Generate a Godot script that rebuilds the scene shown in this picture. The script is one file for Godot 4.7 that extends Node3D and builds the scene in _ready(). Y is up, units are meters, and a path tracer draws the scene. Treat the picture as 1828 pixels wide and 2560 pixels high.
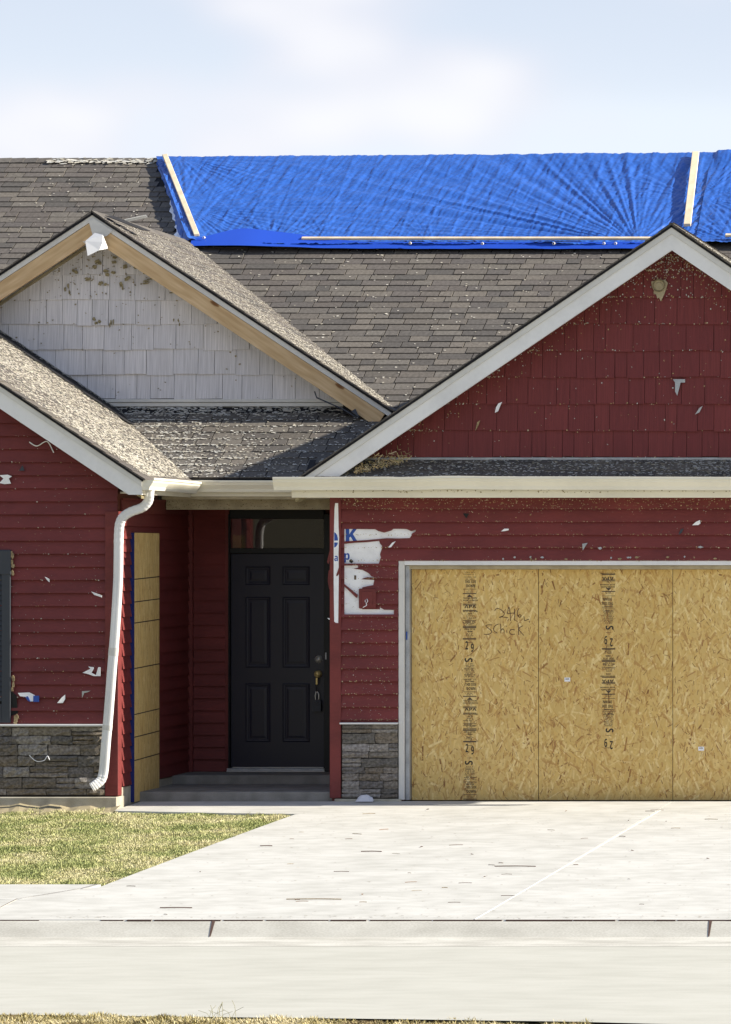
extends Node3D
# A storm-damaged house: red siding, two front gables, tarped roof, boarded garage. Metres; the garage wall is z = 0, the garage floor y = 0.

var M = {}
var rng = RandomNumberGenerator.new()
var house
const CAM = Vector3(7.56, 2.22, 40.0)
const PITCH = 0.5            # main roof
const ROOF0 = 2.444          # main roof height at z = 0

# ------------------------------------------------------------------ naming
func tag(o, label, category, group = ""):
	o.set_meta("label", label)
	o.set_meta("category", category)
	if group != "":
		o.set_meta("group", group)
	return o

func stuff(o):
	o.set_meta("kind", "stuff")
	return o

func structure(o):
	o.set_meta("kind", "structure")
	return o

var taken = {}
func put(o, called, parent):
	var key = str(parent.get_instance_id()) + called
	var n = taken.get(key, 0)
	taken[key] = n + 1
	o.name = called if n == 0 else "%s_%03d" % [called, n]
	parent.add_child(o, true)
	return o

func group_node(called, parent = self, at = Vector3.ZERO, yaw = 0.0):
	var o = Node3D.new()
	o.position = at
	o.rotation.y = yaw
	return put(o, called, parent)

func obj(called, shape, material, parent = self):
	var mi = MeshInstance3D.new()
	if shape is SurfaceTool:
		shape.generate_normals()
		mi.mesh = shape.commit()
	else:
		mi.mesh = shape
	mi.material_override = material
	return put(mi, called, parent)

# ------------------------------------------------------------------ shapes
func mb(smooth = false):
	var st = SurfaceTool.new()
	st.begin(Mesh.PRIMITIVE_TRIANGLES)
	st.set_smooth_group(0 if smooth else -1)
	return st

func tri(st, a, b, c, n):
	if (b - a).cross(c - a).dot(n) > 0.0:
		st.add_vertex(a); st.add_vertex(c); st.add_vertex(b)
	else:
		st.add_vertex(a); st.add_vertex(b); st.add_vertex(c)

func quad(st, a, b, c, d, n):
	tri(st, a, b, c, n)
	tri(st, a, c, d, n)

func box(st, lo, hi, ch = 0.0):
	# axis-aligned box with chamfered edges
	var c = (lo + hi) / 2.0
	var h = (hi - lo) / 2.0
	ch = min(ch, min(h.x, min(h.y, h.z)) * 0.9)
	if ch <= 0.0:
		for ax in 3:
			for s in [-1.0, 1.0]:
				var n = Vector3.ZERO
				n[ax] = s
				var u = Vector3.ZERO
				u[(ax + 1) % 3] = h[(ax + 1) % 3]
				var v = Vector3.ZERO
				v[(ax + 2) % 3] = h[(ax + 2) % 3]
				var p = c + n * h[ax]
				quad(st, p - u - v, p + u - v, p + u + v, p - u + v, n)
		return
	for ax in 3:
		var b = (ax + 1) % 3
		var d = (ax + 2) % 3
		for s in [-1.0, 1.0]:
			var n = Vector3.ZERO
			n[ax] = s
			var u = Vector3.ZERO
			u[b] = h[b] - ch
			var v = Vector3.ZERO
			v[d] = h[d] - ch
			var p = c + n * h[ax]
			quad(st, p - u - v, p + u - v, p + u + v, p - u + v, n)
		for sb in [-1.0, 1.0]:
			for sd in [-1.0, 1.0]:
				var e = Vector3.ZERO
				e[ax] = h[ax] - ch
				var p1 = c
				p1[b] += sb * h[b]
				p1[d] += sd * (h[d] - ch)
				var p2 = c
				p2[b] += sb * (h[b] - ch)
				p2[d] += sd * h[d]
				var n = Vector3.ZERO
				n[b] = sb
				n[d] = sd
				quad(st, p1 - e, p1 + e, p2 + e, p2 - e, n)
	for sx in [-1.0, 1.0]:
		for sy in [-1.0, 1.0]:
			for sz in [-1.0, 1.0]:
				var s = Vector3(sx, sy, sz)
				var a = c + s * Vector3(h.x, h.y - ch, h.z - ch)
				var b2 = c + s * Vector3(h.x - ch, h.y, h.z - ch)
				var d2 = c + s * Vector3(h.x - ch, h.y - ch, h.z)
				tri(st, a, b2, d2, s)

func bx(called, x0, x1, y0, y1, z0, z1, material, parent, ch = 0.003):
	var st = mb()
	box(st, Vector3(x0, y0, z0), Vector3(x1, y1, z1), ch)
	return obj(called, st, material, parent)

func slab(st, poly, zf, zb):
	# a polygon in x,y: its front at zf.call(x, y), its back at zb
	var ids = Geometry2D.triangulate_polygon(poly)
	if ids.is_empty():
		return
	for k in range(0, ids.size(), 3):
		var a = poly[ids[k]]
		var b = poly[ids[k + 1]]
		var c = poly[ids[k + 2]]
		tri(st, Vector3(a.x, a.y, zf.call(a.x, a.y)), Vector3(b.x, b.y, zf.call(b.x, b.y)), Vector3(c.x, c.y, zf.call(c.x, c.y)), Vector3(0, 0, 1))
		tri(st, Vector3(a.x, a.y, zb), Vector3(b.x, b.y, zb), Vector3(c.x, c.y, zb), Vector3(0, 0, -1))
	var cw = Geometry2D.is_polygon_clockwise(poly)
	for k in poly.size():
		var a = poly[k]
		var b = poly[(k + 1) % poly.size()]
		var e = b - a
		var n = Vector3(e.y, -e.x, 0) * (-1.0 if cw else 1.0)
		quad(st, Vector3(a.x, a.y, zf.call(a.x, a.y)), Vector3(b.x, b.y, zf.call(b.x, b.y)), Vector3(b.x, b.y, zb), Vector3(a.x, a.y, zb), n)

func prism(st, poly, z0, z1):
	slab(st, poly, func(_x, _y): return z1, z0)

func poly(list):
	var p = PackedVector2Array()
	for k in range(0, list.size(), 2):
		p.append(Vector2(list[k], list[k + 1]))
	return p

func rect(x0, x1, y0, y1):
	return poly([x0, y0, x1, y0, x1, y1, x0, y1])

func sweep(st, section, path, ups, closed_ends = true):
	# section: points (side, up) swept along path; ups: one up vector per path point
	var rings = []
	for k in path.size():
		var t = (path[min(k + 1, path.size() - 1)] - path[max(k - 1, 0)]).normalized()
		var up = ups[k] if ups is Array else ups
		var side = t.cross(up).normalized()
		up = side.cross(t).normalized()
		var ring = []
		for p in section:
			ring.append(path[k] + side * p.x + up * p.y)
		rings.append(ring)
	var n = section.size()
	for k in range(path.size() - 1):
		var mid = (path[k] + path[k + 1]) / 2.0
		for j in n:
			var a = rings[k][j]
			var b = rings[k][(j + 1) % n]
			var c = rings[k + 1][(j + 1) % n]
			var d = rings[k + 1][j]
			quad(st, a, b, c, d, (a + b + c + d) / 4.0 - mid)
	if closed_ends:
		for e in [0, path.size() - 1]:
			var n3 = (path[0] - path[1]) if e == 0 else (path[-1] - path[-2])
			for j in range(1, n - 1):
				tri(st, rings[e][0], rings[e][j], rings[e][j + 1], n3)

func smooth_path(pts, per = 6):
	var out = []
	for k in range(pts.size() - 1):
		var p0 = pts[max(k - 1, 0)]
		var p1 = pts[k]
		var p2 = pts[k + 1]
		var p3 = pts[min(k + 2, pts.size() - 1)]
		for j in per:
			var t = float(j) / per
			out.append(p1.cubic_interpolate(p2, p0, p3, t))
	out.append(pts[-1])
	return out

func tube(st, path, r, sides = 6):
	var sec = []
	for k in sides:
		sec.append(Vector2(cos(TAU * k / sides), sin(TAU * k / sides)) * r)
	sweep(st, sec, path, Vector3(0.13, 0.31, 0.94))

func lathe(st, prof, at, axis = Vector3(0, 0, 1), seg = 24, squash = 1.0):
	# prof: (radius, height along axis)
	var u = axis.cross(Vector3(0.0, 1.0, 0.001)).normalized()
	var v = axis.cross(u).normalized()
	for k in range(prof.size() - 1):
		for j in seg:
			var q = []
			for c in [[0, 0], [0, 1], [1, 1], [1, 0]]:
				var a = TAU * (j + c[1]) / seg
				var p = prof[k + c[0]]
				q.append(at + (u * cos(a) + v * sin(a) * squash) * p.x + axis * p.y)
			var out = (q[0] + q[2]) / 2.0 - at - axis * ((prof[k].y + prof[k + 1].y) / 2.0)
			quad(st, q[0], q[1], q[2], q[3], out.normalized() + axis * (0.3 + (1.0 if abs(prof[k].y - prof[k + 1].y) < 0.001 else 0.0)))

func rings(st, x0, x1, y0, y1, z, prof):
	# concentric rectangular mouldings: prof = [(inset, height)], the last one filled
	for k in range(prof.size() - 1):
		var a = prof[k]
		var b = prof[k + 1]
		var o = [Vector3(x0 + a.x, y0 + a.x, z + a.y), Vector3(x1 - a.x, y0 + a.x, z + a.y), Vector3(x1 - a.x, y1 - a.x, z + a.y), Vector3(x0 + a.x, y1 - a.x, z + a.y)]
		var i = [Vector3(x0 + b.x, y0 + b.x, z + b.y), Vector3(x1 - b.x, y0 + b.x, z + b.y), Vector3(x1 - b.x, y1 - b.x, z + b.y), Vector3(x0 + b.x, y1 - b.x, z + b.y)]
		for j in 4:
			quad(st, o[j], o[(j + 1) % 4], i[(j + 1) % 4], i[j], Vector3(0, 0, 1))
	var e = prof[-1]
	quad(st, Vector3(x0 + e.x, y0 + e.x, z + e.y), Vector3(x1 - e.x, y0 + e.x, z + e.y), Vector3(x1 - e.x, y1 - e.x, z + e.y), Vector3(x0 + e.x, y1 - e.x, z + e.y), Vector3(0, 0, 1))

# ------------------------------------------------------------------ materials
func noise_image(seed_, freq, octaves, size = 512):
	var n = FastNoiseLite.new()
	n.seed = seed_
	n.noise_type = FastNoiseLite.TYPE_SIMPLEX_SMOOTH
	n.frequency = freq
	n.fractal_octaves = octaves
	return n.get_seamless_image(size, size)

func tone_tex(layers, lo, hi, size = 512):
	# layers: [seed, freq, octaves, weight]; grey-to-colour ramp from lo to hi (sRGB colours)
	var sum = PackedFloat32Array()
	sum.resize(size * size)
	var total = 0.0
	for l in layers:
		var d = noise_image(l[0], l[1], l[2], size).get_data()
		var w = l[3] / 255.0
		total += l[3]
		for k in sum.size():
			sum[k] += d[k] * w
	var out = PackedByteArray()
	out.resize(size * size * 3)
	for k in sum.size():
		var t = sum[k] / total
		out[k * 3] = int(clamp(lerp(lo.r, hi.r, t) * 255.0, 0, 255))
		out[k * 3 + 1] = int(clamp(lerp(lo.g, hi.g, t) * 255.0, 0, 255))
		out[k * 3 + 2] = int(clamp(lerp(lo.b, hi.b, t) * 255.0, 0, 255))
	var im = Image.create_from_data(size, size, false, Image.FORMAT_RGB8, out)
	return ImageTexture.create_from_image(im)

func lin(r, g, b):
	return Color(r, g, b).linear_to_srgb()

func mat(color, rough = 0.8, tex = null, scale = Vector3.ONE, world = true, bump = null, bump_scale = 0.3):
	var m = StandardMaterial3D.new()
	m.albedo_color = color
	m.roughness = rough
	m.metallic_specular = 0.4
	m.uv1_triplanar = tex != null or bump != null
	m.uv1_world_triplanar = world and m.uv1_triplanar
	m.uv1_scale = scale
	if tex:
		m.albedo_texture = tex
	if bump:
		m.heightmap_enabled = true
		m.heightmap_texture = bump
		m.heightmap_scale = bump_scale
	return m

func vmat(rough = 0.9, tex = null, scale = Vector3.ONE):
	var m = mat(Color.WHITE, rough, tex, scale)
	m.vertex_color_use_as_albedo = true
	return m

func osb_texture(w, h, seed_, spread, streaky):
	# wood strands pressed into a board: long flakes of many tan tones
	var r = RandomNumberGenerator.new()
	r.seed = seed_
	var d = PackedByteArray()
	d.resize(w * h * 3)
	for k in w * h:
		d[k * 3] = 205; d[k * 3 + 1] = 174; d[k * 3 + 2] = 110
	var pal = [Color8(214, 184, 118), Color8(222, 194, 130), Color8(203, 170, 104), Color8(212, 178, 108), Color8(192, 154, 90), Color8(231, 208, 152), Color8(206, 176, 116), Color8(180, 140, 84)]
	var dark = [Color8(150, 108, 62), Color8(128, 88, 52), Color8(166, 124, 78), Color8(110, 78, 46)]
	var count = int(w * h / 150.0)
	for s in count:
		var thin = s > count * 0.72
		var ll = r.randf_range(14, 74) if not thin else r.randf_range(5, 26)
		var ww = r.randf_range(3.0, 11.0) if not thin else r.randf_range(0.9, 3.6)
		if streaky:
			ll *= 1.5
			ww *= 0.5
		var c = pal[r.randi() % pal.size()]
		var op = r.randf_range(0.45, 0.85)
		if thin and r.randf() < 0.5:
			c = dark[r.randi() % dark.size()]
			op = r.randf_range(0.4, 0.95)
		elif not thin and r.randf() < 0.026:
			c = dark[r.randi() % 3]
			ww *= 0.7
			op = 0.9
		var ang = PI / 2 + r.randfn(0.0, spread)
		var dx = cos(ang)
		var dy = sin(ang)
		var cx = r.randf() * w
		var cy = r.randf() * h
		var taper = r.randf_range(-0.4, 0.4)
		var n = int(ll)
		for i in n:
			var f = float(i) / ll - 0.5
			var half = ww * 0.5 * (1.0 + taper * f * 2.0)
			var j = -half
			while j <= half:
				var px = int(cx + dx * f * ll - dy * j)
				var py = int(cy + dy * f * ll + dx * j)
				j += 0.8
				if px < 0 or py < 0 or px >= w or py >= h:
					continue
				var o = (py * w + px) * 3
				d[o] = int(lerp(float(d[o]), c.r8 * 1.0, op))
				d[o + 1] = int(lerp(float(d[o + 1]), c.g8 * 1.0, op))
				d[o + 2] = int(lerp(float(d[o + 2]), c.b8 * 1.0, op))
	return ImageTexture.create_from_image(Image.create_from_data(w, h, false, Image.FORMAT_RGB8, d))

func grain_texture(w, h, seed_, lo, hi, fx, fy, knots = 0):
	# streaks along the first (u) axis
	var n = FastNoiseLite.new()
	n.seed = seed_
	n.frequency = 1.0
	n.fractal_octaves = 3
	var r = RandomNumberGenerator.new()
	r.seed = seed_
	var ks = []
	for k in knots:
		ks.append([r.randf() * w, r.randf() * h, r.randf_range(3.0, 5.0)])
	var d = PackedByteArray()
	d.resize(w * h * 3)
	for y in h:
		for x in w:
			var a = TAU * x / w
			var t = n.get_noise_3d(cos(a) * fx, sin(a) * fx, y * fy) * 0.9 + 0.5
			t = clamp(t, 0.0, 1.0)
			var c = lo.lerp(hi, t)
			for k in ks:
				var dd = Vector2((x - k[0]) * 0.5, y - k[1]).length() / k[2]
				if dd < 1.0:
					c = c.lerp(Color8(120, 80, 44), 0.85 * (1.0 - dd * dd * 0.6))
			var o = (y * w + x) * 3
			d[o] = int(c.r * 255); d[o + 1] = int(c.g * 255); d[o + 2] = int(c.b * 255)
	return ImageTexture.create_from_image(Image.create_from_data(w, h, false, Image.FORMAT_RGB8, d))

func make_materials():
	var w8 = Color(1, 1, 1)
	var soft = tone_tex([[1, 0.004, 4, 1.0], [2, 0.05, 3, 0.5]], Color(0.82, 0.82, 0.82), Color(1.08, 1.08, 1.08))
	var grit = tone_tex([[3, 0.22, 2, 1.0], [4, 0.02, 3, 0.5]], Color(0.42, 0.41, 0.4), Color(1.3, 1.3, 1.3))
	var fine = tone_tex([[5, 0.3, 2, 1.0], [6, 0.01, 4, 1.2]], Color(0.72, 0.71, 0.69), Color(1.12, 1.12, 1.12))
	var streak = tone_tex([[7, 0.02, 5, 1.0], [8, 0.35, 2, 0.5], [13, 0.004, 3, 0.8]], Color(0.84, 0.84, 0.825), Color(1.08, 1.08, 1.08))
	var clean = tone_tex([[12, 0.004, 3, 1.0], [2, 0.05, 3, 0.4]], Color(0.93, 0.93, 0.93), Color(1.04, 1.04, 1.04))
	var rockt = tone_tex([[9, 0.02, 5, 1.0], [10, 0.12, 3, 0.8]], Color(0.35, 0.34, 0.33), Color(1.35, 1.33, 1.3))
	var shake_g = grain_texture(128, 512, 11, Color(0.86, 0.86, 0.86), Color(1, 1, 1), 0.35, 0.11)
	# shake grain runs up the shake: turn the picture
	var im = shake_g.get_image()
	im.rotate_90(CLOCKWISE)
	var shake_v = ImageTexture.create_from_image(im)
	M.fine = fine
	M.concrete = mat(lin(0.50, 0.485, 0.45), 0.92, fine, Vector3(0.35, 1, 0.35))
	M.drive = mat(lin(0.548, 0.54, 0.508), 0.9, streak, Vector3(0.3, 1, 0.5))
	
	M.roadtex = tone_tex([[7, 0.02, 5, 1.0], [8, 0.35, 2, 0.8], [13, 0.004, 3, 1.0]], Color(0.91, 0.91, 0.90), Color(1.05, 1.05, 1.05))
	M.road = mat(lin(0.462, 0.455, 0.405), 0.92, M.roadtex, Vector3(0.2, 1, 0.5))
	M.curb = mat(lin(0.56, 0.55, 0.50), 0.92, fine, Vector3(0.3, 1, 0.8))
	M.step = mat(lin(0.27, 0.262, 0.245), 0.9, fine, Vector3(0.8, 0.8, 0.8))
	M.foundation = mat(lin(0.46, 0.43, 0.35), 0.92, fine, Vector3(0.9, 0.9, 0.9))
	M.joint = mat(lin(0.09, 0.055, 0.045), 0.95)
	M.pale_joint = mat(lin(0.60, 0.595, 0.575), 0.9)  # pale for efflorescence and the cut's sunlit edge, both put into colour
	M.red = mat(lin(0.180, 0.034, 0.032), 0.55, soft, Vector3(0.5, 1.4, 0.5))
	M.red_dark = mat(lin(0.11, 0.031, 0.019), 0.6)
	M.red_shake = mat(lin(0.168, 0.029, 0.030), 0.6, shake_v, Vector3(1.7, 1.1, 1.7), true, shake_v, 0.35)
	M.red_shake_b = mat(lin(0.184, 0.033, 0.033), 0.6, shake_v, Vector3(1.4, 0.9, 1.4), true, shake_v, 0.3)
	M.grey_shake = mat(lin(0.68, 0.665, 0.69), 0.7, shake_v, Vector3(1.7, 1.1, 1.7), true, shake_v, 0.4)
	M.grey_shake_b = mat(lin(0.74, 0.72, 0.74), 0.7, shake_v, Vector3(1.4, 0.9, 1.4), true, shake_v, 0.35)
	M.grey_back = mat(lin(0.12, 0.115, 0.105), 0.9)
	M.white = mat(lin(0.74, 0.74, 0.74), 0.45, clean, Vector3(0.6, 0.6, 0.6))
	M.white_trim = mat(lin(0.62, 0.61, 0.58), 0.5, clean, Vector3(0.7, 0.7, 0.7))
	M.cream = mat(lin(0.78, 0.74, 0.62), 0.45, clean, Vector3(0.5, 1.0, 0.5))  # eave white with the driveway's warm bounce put into the colour
	M.beige = mat(lin(0.42, 0.36, 0.24), 0.7, fine, Vector3(1.2, 1.2, 1.2))
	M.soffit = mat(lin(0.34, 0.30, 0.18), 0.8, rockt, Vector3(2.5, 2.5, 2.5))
	M.galv = mat(lin(0.42, 0.44, 0.46), 0.45, soft, Vector3(2, 2, 2))
	M.galv.metallic = 0.3
	M.steel = mat(lin(0.62, 0.61, 0.58), 0.28)
	M.steel.metallic = 0.25
	M.brass = mat(lin(0.62, 0.48, 0.2), 0.28)
	M.brass.metallic = 0.3
	M.navy = mat(lin(0.0085, 0.0096, 0.026), 0.36)
	M.frame = mat(lin(0.008, 0.009, 0.011), 0.5)
	M.shutter = mat(lin(0.042, 0.048, 0.06), 0.55)
	M.black = mat(lin(0.012, 0.012, 0.014), 0.7)
	M.felt = mat(lin(0.02, 0.02, 0.024), 0.95, grit, Vector3(1.5, 1.5, 1.5))
	M.tabs = []
	for c in [[0.146, 0.133, 0.120], [0.166, 0.151, 0.133], [0.127, 0.117, 0.107], [0.185, 0.166, 0.144], [0.151, 0.135, 0.119], [0.113, 0.104, 0.096], [0.173, 0.159, 0.141], [0.134, 0.121, 0.106]]:
		M.tabs.append(mat(lin(c[0], c[1], c[2]), 0.95, grit, Vector3(2.2, 2.2, 2.2)))
	M.tab_cols = [[0.146, 0.133, 0.120], [0.166, 0.151, 0.133], [0.127, 0.117, 0.107], [0.185, 0.166, 0.144], [0.151, 0.135, 0.119], [0.113, 0.104, 0.096], [0.173, 0.159, 0.141], [0.134, 0.121, 0.106]]
	M.tab_field = vmat(0.95, grit, Vector3(2.2, 2.2, 2.2))
	var wood = grain_texture(256, 96, 21, Color8(198, 170, 130), Color8(226, 202, 166), 0.5, 0.07, 5)
	M.wood = mat(Color(0.93, 0.91, 0.88), 0.75, wood, Vector3(0.7, 3.0, 3.0), false)
	M.batten = mat(lin(0.72, 0.60, 0.42), 0.75, soft, Vector3(2, 2, 2))
	M.tarp = mat(lin(0.022, 0.105, 0.44), 0.42, soft, Vector3(3, 3, 3))
	M.tarp.metallic_specular = 0.5
	M.tarp_dark = mat(lin(0.018, 0.075, 0.50), 0.38)
	M.wrap = mat(lin(0.86, 0.87, 0.90), 0.6, clean, Vector3(3, 3, 3), true, rockt, 0.12)
	M.ink_blue = mat(lin(0.03, 0.085, 0.36), 0.6)
	M.ink = mat(lin(0.035, 0.028, 0.024), 0.8)
	M.ink_soft = mat(lin(0.085, 0.06, 0.042), 0.8)
	M.marker = mat(lin(0.10, 0.05, 0.04), 0.8)
	M.osb = mat(Color(1, 1, 0.99), 0.75)
	M.osb.albedo_texture = osb_texture(640, 1120, 5, 0.55, false)
	M.osb_b = mat(Color(0.98, 0.975, 0.95), 0.75)
	M.osb_b.albedo_texture = osb_texture(640, 1120, 6, 0.6, false)
	M.osb_side = mat(Color(1, 1, 1), 0.8)
	M.osb_side.albedo_texture = osb_texture(512, 1280, 8, 0.13, true)
	M.blue_edge = mat(lin(0.012, 0.02, 0.14), 0.7)
	M.glass = StandardMaterial3D.new()
	M.glass.transparency = BaseMaterial3D.TRANSPARENCY_ALPHA
	M.glass.albedo_color = Color(0.3, 0.3, 0.28, 0.06)
	M.glass.roughness = 0.02
	M.stones = []
	for c in [[0.210, 0.190, 0.166], [0.264, 0.243, 0.216], [0.178, 0.170, 0.160], [0.305, 0.281, 0.260], [0.204, 0.194, 0.192], [0.237, 0.208, 0.174], [0.345, 0.330, 0.317]]:
		M.stones.append(mat(lin(c[0], c[1], c[2]), 0.92, rockt, Vector3(2.8, 3.6, 2.8), true, rockt, 0.6))
	M.stone_pale = mat(lin(0.36, 0.35, 0.36), 0.92, rockt, Vector3(2.5, 3.5, 2.5), true, rockt, 0.5)
	M.mortar = mat(lin(0.045, 0.04, 0.035), 0.95)
	M.soil = mat(lin(0.40, 0.38, 0.19), 1.0, rockt, Vector3(0.6, 1, 0.6))
	M.grass = vmat(0.85)
	M.grass.backlight_enabled = true
	M.grass.backlight = Color(0.25, 0.25, 0.12)
	M.flake = vmat(0.9)
	M.twig = mat(lin(0.11, 0.06, 0.04), 0.9)
	M.leaf = mat(lin(0.2, 0.1, 0.045), 0.85)
	M.tan = mat(lin(0.42, 0.33, 0.2), 0.9, rockt, Vector3(5, 5, 5))
	M.plastic = mat(lin(0.62, 0.62, 0.66), 0.5)

# ------------------------------------------------------------------ sky
func sky_picture():
	var w = 1536
	var h = 768
	var im = Image.create(w, h, false, Image.FORMAT_RGBF)
	var n = FastNoiseLite.new()
	n.seed = 44
	n.frequency = 1.0
	n.fractal_octaves = 4
	n.noise_type = FastNoiseLite.TYPE_SIMPLEX_SMOOTH
	for y in h:
		var el = (0.5 - (y + 0.5) / h) * PI
		var s = sin(el)
		var base = Color(0.49, 0.535, 0.59).lerp(Color(0.10, 0.165, 0.32), pow(clamp((s - 0.1) / 0.9, 0, 1), 0.42))
		if el < 0.0:
			var gr = Color(0.25, 0.25, 0.21)
			for x in w:
				im.set_pixel(x, y, gr)
			continue
		for x in w:
			var az = (x + 0.5) / w * TAU
			var p = Vector3(cos(el) * sin(az), s * 3.2, cos(el) * cos(az))
			var f = n.get_noise_3dv(p * 8.0 + Vector3(38.36, 0.3, 21.56)) + 0.3 * n.get_noise_3dv(p * 21.0)
			var cov = smoothstep(-0.12, 0.42, f + 0.10 * (1.0 - s))
			cov *= 1.0 - 0.75 * smoothstep(0.2, 0.6, s)
			var cl = Color(0.495, 0.50, 0.55).lerp(Color(0.57, 0.572, 0.59), smoothstep(0.05, 0.5, f))
			im.set_pixel(x, y, base.lerp(cl, cov * 0.9))
	return ImageTexture.create_from_image(im)

func _ready():
	rng.seed = 7
	# --- camera
	var cam = Camera3D.new()
	cam.name = "camera"
	cam.projection = Camera3D.PROJECTION_FRUSTUM
	cam.near = 1.0
	cam.far = 900.0
	cam.size = 2560.0 / 11040.0
	cam.frustum_offset = Vector2(-2086.0 / 11040.0, 110.0 / 11040.0)
	cam.position = CAM
	add_child(cam)
	cam.current = true
	# --- sky
	var env = Environment.new()
	var sm = PanoramaSkyMaterial.new()
	sm.panorama = sky_picture()
	var sky = Sky.new()
	sky.sky_material = sm
	env.background_mode = Environment.BG_SKY
	env.sky = sky
	env.background_energy_multiplier = 0.83
	env.tonemap_mode = Environment.TONE_MAPPER_LINEAR
	env.tonemap_exposure = 2.1
	env.sdfgi_enabled = true
	env.ssao_enabled = true
	env.ssil_enabled = true
	var we = WorldEnvironment.new()
	we.name = "world"
	we.environment = env
	add_child(we)
	# --- sun
	var sun = DirectionalLight3D.new()
	sun.name = "sun"
	sun.light_color = Color(1.0, 0.965, 0.90)
	sun.light_energy = 1.6
	sun.light_angular_distance = 0.5
	sun.shadow_enabled = true
	add_child(sun)
	sun.look_at_from_position(Vector3(19, 10, -0.15), Vector3.ZERO)
	make_materials()
	build_ground()
	house = group_node("house")
	tag(house, "red-sided storm-damaged house with shingled gables above a boarded-up garage", "house")
	build_shell()
	build_roofs()
	build_garage_front()
	build_wing_front()
	build_porch()
	build_dormer()
	build_gutters()
	build_boards()
	build_tarps()
	build_details()
	build_grass()
	build_litter()

# ------------------------------------------------------------------ ground
func G(z):
	if z <= 0.0:
		return 0.0
	if z < 9.3:
		return -0.0333 * z
	return -0.43

func sheet(called, outline, dy, thick, material, kind = true):
	# a slab following the ground: outline in (x, z)
	var st = mb()
	var ids = Geometry2D.triangulate_polygon(outline)
	for k in range(0, ids.size(), 3):
		var v = []
		for j in 3:
			var p = outline[ids[k + j]]
			v.append(Vector3(p.x, G(p.y) + dy, p.y))
		tri(st, v[0], v[1], v[2], Vector3.UP)
	var cw = Geometry2D.is_polygon_clockwise(outline)
	for k in outline.size():
		var a = outline[k]
		var b = outline[(k + 1) % outline.size()]
		var e = b - a
		var n = Vector3(e.y, 0, -e.x) * (-1.0 if cw else 1.0)
		var pa = Vector3(a.x, G(a.y) + dy, a.y)
		var pb = Vector3(b.x, G(b.y) + dy, b.y)
		quad(st, pa, pb, pb - Vector3(0, thick, 0), pa - Vector3(0, thick, 0), n)
	var o = obj(called, st, material)
	if kind:
		structure(o)
	return o

func edge_x(z):
	return -0.30 - 0.0545 * z + 0.0015 * z * z

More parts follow.
